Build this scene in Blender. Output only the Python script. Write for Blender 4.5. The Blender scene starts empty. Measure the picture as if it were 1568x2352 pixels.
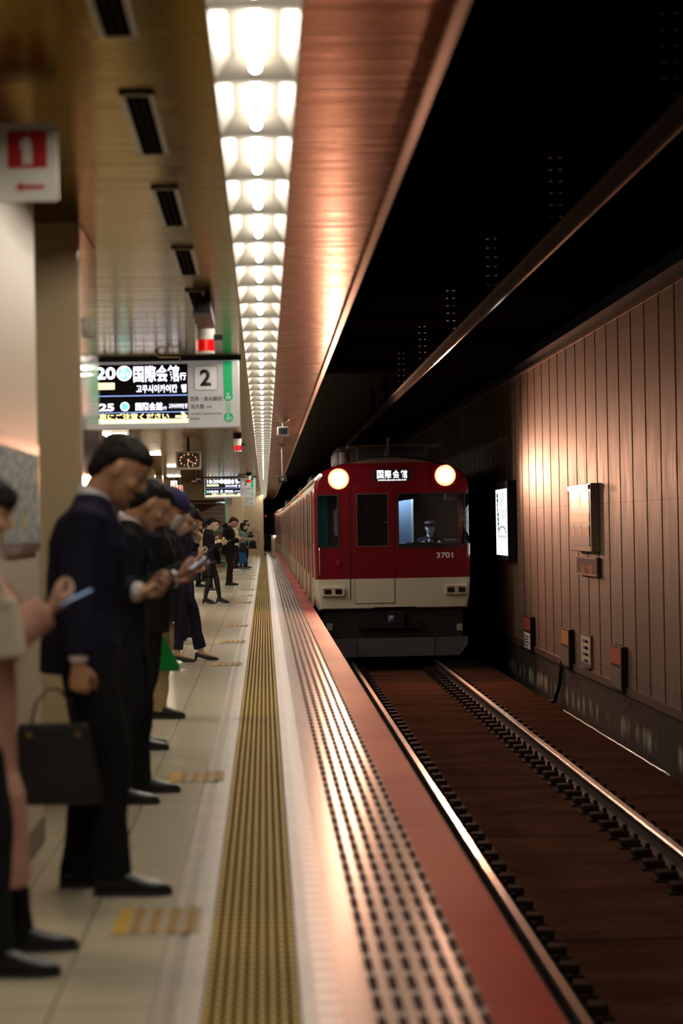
import bpy, bmesh, math, random
from mathutils import Vector, Matrix, noise
random.seed(4)
S = bpy.context.scene
COL = S.collection
# ------------------------------------------------------------------ camera
F = 5550.0
CAM = Vector((0, 0, 1.42))
vc = Vector(((607-784)/F, -(1210-1176)/F, -1)).normalized()
uc = Vector((-0.018, 1, 0)); uc = (uc - uc.dot(vc)*vc).normalized()
rc = vc.cross(uc)
Rwc = Matrix((rc, vc, uc)).transposed()          # world -> camera (columns are the world axes seen from the camera)
cd = bpy.data.cameras.new('camera'); cam = bpy.data.objects.new('camera', cd); COL.objects.link(cam)
cam.matrix_world = Matrix.Translation(CAM) @ Rwc.transposed().to_4x4()
cd.sensor_fit = 'VERTICAL'; cd.sensor_height = 36; cd.lens = F/2352*36
cd.clip_start = .1; cd.clip_end = 600
cd.dof.use_dof = True; cd.dof.focus_distance = 43; cd.dof.aperture_fstop = 2.7
S.camera = cam
# ------------------------------------------------------------------ world, exposure
w = bpy.data.worlds.new('world'); S.world = w; w.use_nodes = True
w.node_tree.nodes['Background'].inputs[0].default_value = (.5, .35, .3, 1)
w.node_tree.nodes['Background'].inputs[1].default_value = 0.004
S.view_settings.view_transform = 'Standard'; S.view_settings.look = 'None'
S.view_settings.exposure = 0.08; S.view_settings.gamma = 1
TUBE = 56.0       # emission of the fluorescent tubes
HEAD = 800.0     # watts of each headlight
S.cycles.use_denoising = True
S.cycles.sample_clamp_indirect = 6
S.cycles.max_bounces = 6; S.cycles.diffuse_bounces = 3; S.cycles.glossy_bounces = 4; S.cycles.transparent_max_bounces = 12
S.cycles.caustics_reflective = False; S.cycles.caustics_refractive = False

TX, TY = 2.27, 43.0          # track centre line, front of the train
ZC = 3.02                    # platform ceiling
ZR = -1.01                   # rail top
def at(px, py, Y=None, Z=None, X=None):
    d = Rwc.transposed() @ Vector(((px-784)/F, -(py-1176)/F, -1))
    if Y is not None: t = (Y-CAM.y)/d.y
    elif Z is not None: t = (Z-CAM.z)/d.z
    else: t = (X-CAM.x)/d.x
    return CAM + d*t
def bend(y):                 # sideways shift of everything where the line starts to curve
    return -max(0.0, y-118)**2/(2*1180)
# ------------------------------------------------------------------ materials
M = {}
def mat(name, col=(.5,.5,.5), rough=.5, metal=0, emit=None, estr=1, spec=.5, bump=None, coat=0, var=None, aniso=0):
    """bump=(scale, strength, (sx,sy,sz)); var=(scale, amount, (sx,sy,sz)) mottles the colour"""
    if name in M: return M[name]
    m = bpy.data.materials.new(name); m.use_nodes = True; M[name] = m
    nt = m.node_tree; b = nt.nodes['Principled BSDF']
    b.inputs['Base Color'].default_value = (*col, 1); b.inputs['Roughness'].default_value = rough
    b.inputs['Metallic'].default_value = metal; b.inputs['Specular IOR Level'].default_value = spec
    b.inputs['Coat Weight'].default_value = coat; b.inputs['Coat Roughness'].default_value = .05
    b.inputs['Anisotropic'].default_value = aniso
    if emit: b.inputs['Emission Color'].default_value = (*emit, 1); b.inputs['Emission Strength'].default_value = estr
    if bump or var:
        tc = nt.nodes.new('ShaderNodeTexCoord')
        def nz(sc, st):
            mp = nt.nodes.new('ShaderNodeMapping'); mp.inputs['Scale'].default_value = st
            n = nt.nodes.new('ShaderNodeTexNoise'); n.inputs['Scale'].default_value = sc; n.inputs['Detail'].default_value = 4
            nt.links.new(tc.outputs['Object'], mp.inputs[0]); nt.links.new(mp.outputs[0], n.inputs['Vector']); return n
        if bump:
            n = nz(bump[0], bump[2] if len(bump) > 2 else (1,1,1)); bn = nt.nodes.new('ShaderNodeBump')
            bn.inputs['Strength'].default_value = bump[1]; bn.inputs['Distance'].default_value = .01
            nt.links.new(n.outputs[0], bn.inputs['Height']); nt.links.new(bn.outputs[0], b.inputs['Normal'])
        if var:
            n = nz(var[0], var[2] if len(var) > 2 else (1,1,1)); r = nt.nodes.new('ShaderNodeMapRange')
            r.inputs['From Min'].default_value = .3; r.inputs['From Max'].default_value = .7
            r.inputs['To Min'].default_value = 1-var[1]; r.inputs['To Max'].default_value = 1+var[1]
            v = nt.nodes.new('ShaderNodeVectorMath'); v.operation = 'SCALE'; v.inputs[0].default_value = col
            nt.links.new(n.outputs[0], r.inputs[0]); nt.links.new(r.outputs[0], v.inputs['Scale'])
            nt.links.new(v.outputs[0], b.inputs['Base Color'])
    return m
class NT:                    # small helper for node maths
    def __init__(s, m): s.nt = m.node_tree; s.b = s.nt.nodes['Principled BSDF']; s.tc = s.nt.nodes.new('ShaderNodeTexCoord')
    def put(s, sock, v):
        if isinstance(v, (int, float)): sock.default_value = v
        elif isinstance(v, tuple): sock.default_value = v if len(v) == len(sock.default_value) else (*v, 1)
        else: s.nt.links.new(v, sock)
    def m(s, op, a, b=0.0, c=0.0):
        n = s.nt.nodes.new('ShaderNodeMath'); n.operation = op
        for i, v in enumerate((a, b, c)): s.put(n.inputs[i], v)
        return n.outputs[0]
    def xyz(s):
        n = s.nt.nodes.new('ShaderNodeSeparateXYZ'); s.nt.links.new(s.tc.outputs['Object'], n.inputs[0]); return n.outputs
    def mix(s, f, a, b):
        n = s.nt.nodes.new('ShaderNodeMix'); n.data_type = 'RGBA'; s.put(n.inputs[0], f)
        s.put(n.inputs[6], a); s.put(n.inputs[7], b); return n.outputs[2]
    def noise(s, sc, st=(1,1,1), det=3):
        mp = s.nt.nodes.new('ShaderNodeMapping'); mp.inputs['Scale'].default_value = st
        n = s.nt.nodes.new('ShaderNodeTexNoise'); n.inputs['Scale'].default_value = sc; n.inputs['Detail'].default_value = det
        s.nt.links.new(s.tc.outputs['Object'], mp.inputs[0]); s.nt.links.new(mp.outputs[0], n.inputs['Vector']); return n.outputs[0]
    def rng(s, v, a, b, c, d):
        n = s.nt.nodes.new('ShaderNodeMapRange')
        for i, q in enumerate((v, a, b, c, d)): s.put(n.inputs[i], q)
        return n.outputs[0]
    def line(s, v, pitch, width, off=0.0):   # 1 on a thin line every pitch
        t = s.m('DIVIDE', s.m('SUBTRACT', v, off), pitch); t = s.m('FRACT', t)
        t = s.m('ABSOLUTE', s.m('SUBTRACT', t, .5)); return s.m('GREATER_THAN', t, .5-width/pitch/2)
    def bar(s, v, pitch, width, off=0.0):    # soft raised bar every pitch (0..1)
        t = s.m('FRACT', s.m('DIVIDE', s.m('SUBTRACT', v, off), pitch)); t = s.m('ABSOLUTE', s.m('SUBTRACT', t, .5))
        return s.rng(t, width/pitch/2*.6, width/pitch/2*1.2, 1.0, 0.0)
    def bump(s, h, st=1, d=.005):
        n = s.nt.nodes.new('ShaderNodeBump'); n.inputs['Strength'].default_value = st; n.inputs['Distance'].default_value = d
        s.put(n.inputs['Height'], h); s.nt.links.new(n.outputs[0], s.b.inputs['Normal'])
    def set(s, k, v): s.put(s.b.inputs[k], v)

# ------------------------------------------------------------------ mesh helpers
def link(name, me, m=None, parent=None):
    o = bpy.data.objects.new(name, me); COL.objects.link(o)
    if m: 
        for q in (m if isinstance(m, (list, tuple)) else [m]): me.materials.append(q)
    if parent: o.parent = parent
    return o
def tag(o, label, cat, group=None, kind=None):
    if label: o['label'] = label
    if cat: o['category'] = cat
    if group: o['group'] = group
    if kind: o['kind'] = kind
    return o
def thing(name, label, cat, loc=(0,0,0), rz=0, group=None):
    o = bpy.data.objects.new(name, None); COL.objects.link(o); o.location = loc; o.rotation_euler = (0,0,rz)
    o.empty_display_size = .1
    return tag(o, label, cat, group)
def ptag(o, label): o['label'] = label; return o
def fin(name, bm, m, parent=None, smooth=False, bevel=0):
    bmesh.ops.recalc_face_normals(bm, faces=bm.faces)
    me = bpy.data.meshes.new(name); bm.to_mesh(me); bm.free()
    if smooth:
        for p in me.polygons: p.use_smooth = True
    o = link(name, me, m, parent)
    if bevel:
        b = o.modifiers.new('bevel', 'BEVEL'); b.width = bevel; b.segments = 2; b.limit_method = 'ANGLE'
    return o
def box(bm, x0, x1, y0, y1, z0, z1, mi=0, mtx=None):
    vs = [bm.verts.new((x, y, z)) for z in (z0, z1) for y in (y0, y1) for x in (x0, x1)]
    for f in ((0,2,3,1),(4,5,7,6),(0,1,5,4),(2,6,7,3),(0,4,6,2),(1,3,7,5)):
        fc = bm.faces.new([vs[i] for i in f]); fc.material_index = mi
    if mtx: bmesh.ops.transform(bm, matrix=mtx, verts=vs)
    return vs
def B(name, dims, m, parent=None, bevel=0, mtx=None):
    bm = bmesh.new(); box(bm, *dims, mtx=mtx); return fin(name, bm, m, parent, bevel=bevel)
def loft(bm, rings, cap=True, closed=True, mi=0):
    R = [[bm.verts.new(p) for p in r] for r in rings]; n = len(R[0])
    for a, b in zip(R, R[1:]):
        for i in range(n if closed else n-1):
            f = bm.faces.new((a[i], a[(i+1) % n], b[(i+1) % n], b[i])); f.material_index = mi
    if cap:
        bm.faces.new(R[0][::-1]).material_index = mi; bm.faces.new(R[-1]).material_index = mi
    return R
def tube(bm, pts, rad, n=12, ref=None, round_ends=True):
    """tapering tube through pts; rad entries are r or (r_side, r_other); ref fixes the side axis"""
    pts = [Vector(p) for p in pts]; rad = [(r, r) if isinstance(r, (int, float)) else r for r in rad]
    if round_ends:
        d0 = (pts[0]-pts[1]).normalized(); d1 = (pts[-1]-pts[-2]).normalized(); P = []; Q = []
        r = min(rad[0]); e = min(rad[-1])
        for k in (.95, .7): P.append(pts[0]+d0*r*k); Q.append(tuple(q*math.sqrt(1-k*k) for q in rad[0]))
        P += pts; Q += rad
        for k in (.7, .95): P.append(pts[-1]+d1*e*k); Q.append(tuple(q*math.sqrt(1-k*k) for q in rad[-1]))
        pts, rad = P, Q
    rings = []; prev = None
    for i, p in enumerate(pts):
        t = (pts[min(i+1, len(pts)-1)] - pts[max(i-1, 0)])
        t = t.normalized() if t.length > 1e-9 else Vector((0,0,1))
        rf = Vector(ref) if ref is not None else (prev if prev is not None else (Vector((0,1,0)) if abs(t.y) < .9 else Vector((1,0,0))))
        s = rf - rf.dot(t)*t
        s = s.normalized() if s.length > 1e-5 else t.orthogonal().normalized()
        u = t.cross(s); prev = s
        rings.append([p + s*rad[i][0]*math.cos(a) + u*rad[i][1]*math.sin(a) for a in (2*math.pi*k/n for k in range(n))])
    loft(bm, rings)
def cyl(bm, p0, p1, r, n=20, r2=None): tube(bm, [p0, p1], [r, r if r2 is None else r2], n, round_ends=False)
def ball(bm, c, r, seg=16, mtx=None):
    rr = r if isinstance(r, (tuple, list)) else (r, r, r)
    m4 = Matrix.Translation(c) @ (mtx.to_4x4() if mtx else Matrix()) @ Matrix.Diagonal((*rr, 1))
    bmesh.ops.create_uvsphere(bm, u_segments=seg, v_segments=max(6, seg//2), radius=1, matrix=m4)
def rrect(x0, x1, z0, z1, r, n=4):           # rounded rectangle outline in x,z
    out = []
    for cx, cz, a0 in ((x1-r, z0+r, -90), (x1-r, z1-r, 0), (x0+r, z1-r, 90), (x0+r, z0+r, 180)):
        for k in range(n+1):
            a = math.radians(a0+90*k/n); out.append((cx+r*math.cos(a), cz+r*math.sin(a)))
    return out
def plate(name, outline, y0, y1, m, parent=None, bevel=0):   # outline (x,z) extruded along y
    bm = bmesh.new(); loft(bm, [[(x, y0, z) for x, z in outline], [(x, y1, z) for x, z in outline]]); return fin(name, bm, m, parent, bevel=bevel)
def ringplate(name, outer, inner, y0, y1, m, parent=None):   # frame: outer and inner outline have equal counts
    bm = bmesh.new(); n = len(outer)
    V = [[bm.verts.new((x, y, z)) for x, z in o] for o, y in ((outer, y0), (inner, y0), (inner, y1), (outer, y1))]
    for a in range(4):
        A, Bv = V[a], V[(a+1) % 4]
        for i in range(n): bm.faces.new((A[i], A[(i+1) % n], Bv[(i+1) % n], Bv[i]))
    return fin(name, bm, m, parent)
def text(name, s, x0, x1, z0, z1, y, m, parent=None, bold=.0, face='-Y', xpos=0, depth=.003, keep=False):
    """lettering fitted into the box x0..x1, z0..z1 of a vertical plane. face '-Y' reads from the camera, '-X' is on the far wall (x is then the y axis)"""
    cu = bpy.data.curves.new(name, 'FONT'); cu.body = s; cu.offset = bold; cu.resolution_u = 3; cu.fill_mode = 'FRONT'
    t = bpy.data.objects.new('tmp', cu); COL.objects.link(t)
    bpy.context.view_layer.update()
    me = bpy.data.meshes.new_from_object(t.evaluated_get(bpy.context.evaluated_depsgraph_get())); bpy.data.objects.remove(t); bpy.data.curves.remove(cu)
    if not me.vertices: return None
    xs = [v.co.x for v in me.vertices]; ys = [v.co.y for v in me.vertices]
    ax, bx, ay, by = min(xs), max(xs), min(ys), max(ys)
    sx = abs(x1-x0)/(bx-ax); sz = (z1-z0)/(by-ay)
    if keep: sx = sz = min(sx, sz)
    for v in me.vertices:
        lx = (v.co.x-ax)*sx; lz = z0+(v.co.y-ay)*sz
        v.co = (x0+lx, y, lz) if face == '-Y' else (xpos, x0-lx, lz)
    bm = bmesh.new(); bm.from_mesh(me); bpy.data.meshes.remove(me)
    r = bmesh.ops.extrude_face_region(bm, geom=bm.faces[:])
    dv = Vector((0, -depth, 0)) if face == '-Y' else Vector((-depth, 0, 0))
    bmesh.ops.translate(bm, verts=[g for g in r['geom'] if isinstance(g, bmesh.types.BMVert)], vec=dv)
    return fin(name, bm, m, parent)
def dup(root, loc, rz=None, label=None, group=None):
    def cp(o, par):
        c = o.copy(); COL.objects.link(c); c.parent = par
        for ch in list(o.children): cp(ch, c)
        return c
    kids = list(root.children); r = root.copy(); COL.objects.link(r); r.location = loc
    if rz is not None: r.rotation_euler = (0, 0, rz)
    if label: r['label'] = label
    if group: r['group'] = group
    for k in kids: cp(k, r)
    return r

# ================================================================== MATERIALS
m = mat('floor_tile', (.30,.265,.195), .22); n = NT(m); x, y, z = n.xyz()
j = n.m('MAXIMUM', n.line(x, .298, .006, -.357), n.line(y, .6, .008))
c = n.mix(n.noise(1.0, (1,.3,1), 0), (.56,.49,.345), (.64,.56,.41)); n.set('Base Color', n.mix(j, c, (.12,.095,.07)))
n.set('Roughness', n.rng(n.noise(1.2, (.8,.2,1), 0), .3, .7, .2, .25)); n.bump(j, -.3, .003)
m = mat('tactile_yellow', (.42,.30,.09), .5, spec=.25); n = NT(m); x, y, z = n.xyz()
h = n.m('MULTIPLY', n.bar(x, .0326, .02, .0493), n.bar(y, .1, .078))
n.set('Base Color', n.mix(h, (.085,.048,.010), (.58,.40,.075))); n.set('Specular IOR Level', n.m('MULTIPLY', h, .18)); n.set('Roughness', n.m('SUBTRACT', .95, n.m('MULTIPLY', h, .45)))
m = mat('edge_grid', (.35,.27,.22), .3, spec=.4); n = NT(m); x, y, z = n.xyz()
h = n.m('MULTIPLY', n.bar(x, .06, .03, .281), n.bar(y, .32, .29))
h = n.m('MULTIPLY', h, n.m('GREATER_THAN', x, .285))
jt = n.m('MAXIMUM', n.line(y, .32, .006, .16), n.line(x, .3, .005, .285))
c = n.mix(h, (.34,.26,.21), (.055,.028,.03)); n.set('Base Color', n.mix(jt, c, (.2,.14,.12)))
n.set('Roughness', n.m('ADD', .24, n.m('MULTIPLY', h, .6))); n.set('Specular IOR Level', n.m('MULTIPLY', n.m('SUBTRACT', 1.0, h), .38))
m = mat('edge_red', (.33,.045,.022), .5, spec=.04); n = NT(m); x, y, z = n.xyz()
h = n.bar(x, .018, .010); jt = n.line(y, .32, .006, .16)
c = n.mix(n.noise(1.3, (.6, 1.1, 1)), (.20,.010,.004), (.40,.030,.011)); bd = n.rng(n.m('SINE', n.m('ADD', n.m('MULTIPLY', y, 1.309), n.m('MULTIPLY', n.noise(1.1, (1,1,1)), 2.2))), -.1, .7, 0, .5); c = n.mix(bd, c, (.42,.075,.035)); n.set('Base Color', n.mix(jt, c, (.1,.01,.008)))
m = mat('edge_pale', (.38,.33,.28), .4, var=(3, .12)); 
m = mat('edge_ribbed', (.45,.40,.34), .3); n = NT(m); x, y, z = n.xyz()
n.set('Base Color', n.mix(n.bar(y, .18, .1), (.25,.19,.15), (.46,.40,.34)))
mat('channel_tan', (.36,.27,.17), .35, var=(4, .15)); mat('channel_brown', (.20,.14,.075), .4, var=(4, .2)); mat('channel_light', (.46,.38,.28), .3, var=(4, .12))
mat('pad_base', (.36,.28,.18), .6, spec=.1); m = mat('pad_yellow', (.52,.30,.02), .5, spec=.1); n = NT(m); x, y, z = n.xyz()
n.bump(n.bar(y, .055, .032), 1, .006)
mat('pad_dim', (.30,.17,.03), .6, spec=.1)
for nm, ca, cb, rg in (('ceiling_gold', (.085,.048,.010), (.235,.150,.038), .12), ('ceiling_copper', (.15,.06,.03), (.34,.155,.09), .2)):
    m = mat(nm, ca, rg, 1.0); n = NT(m); x, y, z = n.xyz()
    h = n.m('MULTIPLY', n.bar(x, .025, .015), n.bar(y, .025, .015))
    rib = n.noise(1.0, (.35, 9, 1), 2)
    c = n.mix(rib, ca, cb); n.set('Base Color', n.mix(n.m('MULTIPLY', h, .8), c, (.03,.02,.012)))
    pj = n.line(y, 2.5, .012, 1.1); n.set('Roughness', n.rng(rib, .3, .7, rg, rg+.11))
    n.bump(n.m('ADD', n.m('MULTIPLY', n.noise(1.0, (.3, 14, 1), 2), 1.0), n.m('MULTIPLY', pj, -.5)), .3, .01)
    n.set('Specular Tint', (.68,.55,.34,1) if nm == 'ceiling_gold' else (.85,.58,.45,1))
mat('ceiling_lip', (.55,.36,.27), .32, .9)
mat('fixture_white', (.17,.155,.13), .4); mat('tube', (1,1,1), .4, emit=(1,.92,.79), estr=TUBE)
mat('panel_lamp', (1,1,1), .5, emit=(1,.86,.66), estr=38)
mat('vent_dark', (.01,.008,.007), .9, spec=0); mat('vent_frame', (.30,.25,.16), .3, .8)
m = mat('wall_panel', (.20,.13,.095), .55, .1, spec=.3); n = NT(m); x, y, z = n.xyz()
c = n.mix(n.noise(.5, (1, .9, .35)), (.055,.030,.021), (.225,.128,.080)); c = n.mix(n.rng(n.noise(2, (1, 3, .25), 5), .62, .72, 0, .5), c, (.28,.22,.15))
j = n.line(z, 2.15, .012, -.05-2.15/2+ .62); n.set('Base Color', n.mix(j, c, (.05,.035,.03))); n.bump(n.noise(3, (1, 2, .5)), .1, .01)
n.set('Roughness', n.rng(n.noise(6, (1, 4, .3)), .3, .7, .5, .65))
mat('wall_gap', (.012,.008,.007), .8); mat('wall_trim', (.06,.028,.022), .5, .2); mat('top_trim', (.55,.38,.30), .3, .8)
m = mat('dirty_concrete', (.07,.055,.045), .8, spec=.1); n = NT(m); x, y, z = n.xyz()
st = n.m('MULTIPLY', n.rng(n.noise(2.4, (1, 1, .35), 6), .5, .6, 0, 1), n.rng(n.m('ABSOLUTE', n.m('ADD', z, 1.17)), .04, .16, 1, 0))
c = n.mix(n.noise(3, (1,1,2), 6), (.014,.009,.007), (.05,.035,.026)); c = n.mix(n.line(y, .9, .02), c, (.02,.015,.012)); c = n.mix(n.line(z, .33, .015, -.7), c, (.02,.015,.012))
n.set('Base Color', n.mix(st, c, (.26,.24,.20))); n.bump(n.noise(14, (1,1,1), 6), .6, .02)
m = mat('track_slab', (.12,.06,.04), .7, spec=.0); n = NT(m); x, y, z = n.xyz()
c = n.mix(n.noise(1.6, (.5, 1.2, 1), 8), (.024,.0095,.006), (.145,.060,.036)); c = n.mix(n.rng(n.noise(9, (1, 2.5, 1), 5), .62, .66, 0, .6), c, (.012,.007,.005))
c = n.mix(n.rng(n.noise(22, (.5, 3, 1), 2), .76, .8, 0, .5), c, (.22,.16,.13)); c = n.mix(n.line(y, 5.0, .05), c, (.02,.012,.01))
n.set('Base Color', c); n.set('Roughness', n.rng(n.noise(5, (.5,1.5,1), 5), .35, .65, .42, .75)); n.bump(n.noise(6, (1, 2, 1), 6), .25, .01)
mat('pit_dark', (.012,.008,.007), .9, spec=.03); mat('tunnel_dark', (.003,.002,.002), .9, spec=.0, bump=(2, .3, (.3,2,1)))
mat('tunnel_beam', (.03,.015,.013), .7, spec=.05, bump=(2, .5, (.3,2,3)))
mat('rail_side', (.06,.035,.025), .6, .4, bump=(40, .2)); mat('rail_head', (.62,.52,.45), .22, 1.0, bump=(30, .05, (4, .2, 1)))
mat('fastener', (.028,.015,.011), .7, spec=.02, bump=(40, .4)); mat('fastener_pad', (.035,.018,.012), .7, spec=.02)
mat('steel', (.5,.49,.47), .3, .9); mat('dark_metal', (.018,.016,.016), .6, .1, spec=.15); mat('black', (.012,.012,.013), .5); mat('white_paint', (.72,.70,.66), .45)
m = mat('column_beige', (.52,.40,.24), .3, coat=.25); n = NT(m); x, y, z = n.xyz()
n.set('Base Color', n.mix(n.line(x, .32, .006, .05), n.mix(n.noise(1.4, (1,1,.4)), (.46,.35,.20), (.56,.45,.29)), (.25,.18,.10)))
mat('column_gloss', (.62,.48,.40), .07, .0, coat=1, spec=.9); mat('stone_far', (.66,.52,.33), .4, coat=.2, var=(1.5, .12, (1,1,.3)))
mat('step', (.20,.13,.085), .5, var=(3, .25, (1,1,6))); mat('step_nose', (.42,.30,.2), .4)
mat('green', (0,.33,.12), .4, emit=(0,.5,.2), estr=.25); mat('dark_green', (.01,.14,.07), .5)
# ================================================================== STRUCTURE
def struct(name, o_or_dims, m=None, **k):
    o = o_or_dims if isinstance(o_or_dims, bpy.types.Object) else B(name, o_or_dims, m, **k)
    o['kind'] = 'structure'; return o
def strip(name, x0, x1, z0, z1, m, y0=-4.0, y1=175, bev=0, top=None):     # long strip following the line of the platform
    bm = bmesh.new(); ys = [y0] + [y for y in range(20, 118, 10)] + [y for y in range(118, int(y1), 3)] + [y1]
    ys = sorted(set(y for y in ys if y0 <= y <= y1))
    loft(bm, [[(x0+bend(q), q, z0), (x1+bend(q), q, z0), (x1+bend(q), q, z1)] + [(a+bend(q), q, b) for a, b in (top or [])] + [(x0+bend(q), q, z1)] for q in ys])
    return fin(name, bm, m)
XW = 4.45
struct('floor', strip('floor', -8.5, -.357, -.6, 0, M['floor_tile']))
for i, (a, b, mm, h) in enumerate(((-.357,-.322,'channel_tan',.0), (-.322,-.285,'channel_brown',-.004), (-.285,-.262,'channel_light',.002), (-.262,-.21,'channel_tan',0),
        (.083,.131,'edge_pale',0), (.131,.2,'edge_ribbed',.0))):
    struct('trim_%d' % (i+1), strip('trim_%d' % (i+1), a, b, -.1, h, M[mm]))
TOPY = []
for k in range(9):
    c_ = .0815-.016-.0326*k+.0005
    TOPY += [(c_+.0105, .0), (c_+.0065, .005), (c_-.0065, .005), (c_-.0105, .0)]
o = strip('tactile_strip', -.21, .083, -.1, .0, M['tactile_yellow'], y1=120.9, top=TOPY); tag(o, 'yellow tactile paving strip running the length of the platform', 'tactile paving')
TOPG = []
for k in range(6):
    c_ = .617-.06*k
    if c_+.018 > .625: c_ = .605
    TOPG += [(c_+.015, 0), (c_+.012, -.006), (c_-.012, -.006), (c_-.015, 0)]
struct('floor_grid', strip('floor_grid', .2, .625, -.1, 0, M['edge_grid'], top=[(a-.006, b) for a, b in TOPG]))
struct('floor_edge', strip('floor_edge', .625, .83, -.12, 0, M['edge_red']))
struct('floor_base', strip('floor_base', -.36, .80, -1.6, -.11, M['pit_dark']))
struct('floor_pit', strip('floor_pit', .80, XW+.1, -1.75, -1.5, M['pit_dark']))
struct('floor_track', strip('floor_track', 1.0, 4.08, -1.5, -1.19, M['track_slab']))
# tunnel side
bm = bmesh.new()
P0 = 33.0 % 1.04
k = 0; yy = -4.28
while yy < 118:
    box(bm, XW, XW+.07, yy+.045, yy+.995, -.64, 3.95); yy += 1.04
o = fin('wall_right', bm, M['wall_panel']); struct('wall_right', o)
struct('wall_right_backing', (XW+.065, XW+.3, -4, 175, -.7, 4.2), M['wall_gap'])
struct('trim_7', (XW-.03, XW+.05, -4, 118, -.74, -.64), M['wall_trim'])
struct('trim_8', (XW-.02, XW+.05, -4, 118, 3.95, 3.99), M['top_trim'])
struct('wall_right_foot', (XW+.0, XW+.3, -4, 175, -1.6, -.74), M['dirty_concrete'])
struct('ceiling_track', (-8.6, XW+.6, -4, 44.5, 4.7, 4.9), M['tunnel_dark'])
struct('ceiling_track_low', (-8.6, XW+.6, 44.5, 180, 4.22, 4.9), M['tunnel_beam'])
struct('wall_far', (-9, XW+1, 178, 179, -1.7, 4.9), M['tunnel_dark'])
struct('wall_left', (-8.7, -8.5, -4, 178, -.6, 4.9), M['stone_far'])
# ceiling over the platform
LW0, LW1 = -.148, .142
struct('ceiling_left', strip('ceiling_left', -8.5, LW0, ZC, ZC+.05, M['ceiling_gold'], y1=140))
struct('ceiling_right', strip('ceiling_right', LW1, .615, ZC, ZC+.05, M['ceiling_copper'], y1=140))
struct('trim_9', strip('trim_9', .615, .655, ZC-.02, ZC+.35, M['ceiling_lip'], y1=140))
struct('ceiling_slab', strip('ceiling_slab', -8.5, .655, ZC+.35, ZC+.45, M['tunnel_dark'], y1=150))
struct('wall_back', (-8.6, XW+.6, -4.4, -4.0, -1.7, 4.9), M['tunnel_dark'])
# ================================================================== FLUORESCENT ROW
def make_fixture():
    t = thing('fluorescent_light', '', 'ceiling light', group='row of fluorescent lights over the platform edge')
    L = 1.225; d = .075; bm = bmesh.new()
    a0, a1 = LW0, LW1; b0, b1 = LW0+.05, LW1-.05
    prof = [(a0, 0), (b0, d), (b1, d), (a1, 0)]
    for s in (0, 1):
        pass
    loft(bm, [[(x, .0, z), ] for x, z in ()] , cap=False) if False else None
    V = [[bm.verts.new((x, yq, z)) for x, z in prof] for yq in (.004, L-.004)]
    for i in range(3): bm.faces.new((V[0][i], V[0][i+1], V[1][i+1], V[1][i]))
    for yq, s in ((.004, .09), (L-.004, -.09)):       # sloping end reflectors
        e = [bm.verts.new(q) for q in ((a0, yq, 0), (a1, yq, 0), (b1, yq+s, d), (b0, yq+s, d))]; bm.faces.new(e)
    r = fin('reflector', bm, M['fixture_white'], t); so = r.modifiers.new('s', 'SOLIDIFY'); so.thickness = .003
    bm = bmesh.new(); box(bm, a0-.006, a0+.004, 0, L, -.012, -.001); box(bm, a1-.004, a1+.006, 0, L, -.012, -.001); box(bm, a0, a1, -.005, .005, -.010, -.001)
    fin('rim', bm, M['fixture_white'], t)
    bm = bmesh.new(); tube(bm, [(-.003, .10, .030), (-.003, L-.10, .030)], [.019, .019], 12); fin('lamp_tube', bm, M['tube'], t, smooth=True)
    return t
first = None; k = -2; yy = 5550*1.6/1194 - 1.2255*4
while yy < 138:
    o_ = ['cut off by the picture top'] + [q+' counted from the top' for q in 'first second third fourth fifth sixth seventh eighth ninth tenth eleventh twelfth'.split()]
    lab = 'white fluorescent fixture in the ceiling row, ' + (('just outside the picture top' if k == 0 else 'above the camera, %s before the picture begins' % ('two fixtures' if k == -2 else 'one fixture') if k < 0 else o_[k-1]) if k < 14 else 'one of the far crowded ones')
    if first is None: first = make_fixture(); first.location = (bend(yy), yy, ZC); first['label'] = lab
    else: dup(first, (bend(yy), yy, ZC), math.atan2(bend(yy)-bend(yy+1.2), 1.2), lab)
    yy += 1.2255; k += 1
# square lamps in the ceiling further left
for i, (px, py, lab) in enumerate(((266, 999, 'flat white ceiling lamp nearest behind the big pillar'), (347, 1042, 'flat white ceiling lamp between the pillar and the clock'),
        (402, 1070, 'flat white ceiling lamp half hidden by the clock'), (399, 1093, 'flat white ceiling lamp just below the clock at its left'))):
    p = at(px, py, Z=ZC); t = thing('ceiling_lamp', lab, 'ceiling light', (p.x, p.y, ZC), group='flat lamps in the ceiling')
    B('diffuser', (-.19, .19, -.6, .6, -.02, .0), M['panel_lamp'], t); 
    ringplate('frame', [(-.21,-.62),(.21,-.62),(.21,.62),(-.21,.62)], [(-.19,-.6),(.19,-.6),(.19,.6),(-.19,.6)], 0, .025, M['vent_frame'], t).rotation_euler = (math.radians(90), 0, 0)
for i, (lx, ly) in enumerate([(-2.45, 9), (-2.45, 19.5), (-2.45, 30)] + [(-5.6, 19.5+10.6*q) for q in range(8)]):  # unseen lamps added to brighten the left side of the platform
    dup(t, (lx, ly, ZC), 0, 'added flat white ceiling lamp of the ' + ('inner row, hidden behind the pillars' if lx > -3 else 'outer row, unseen, lighting the left of the platform'))
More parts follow.
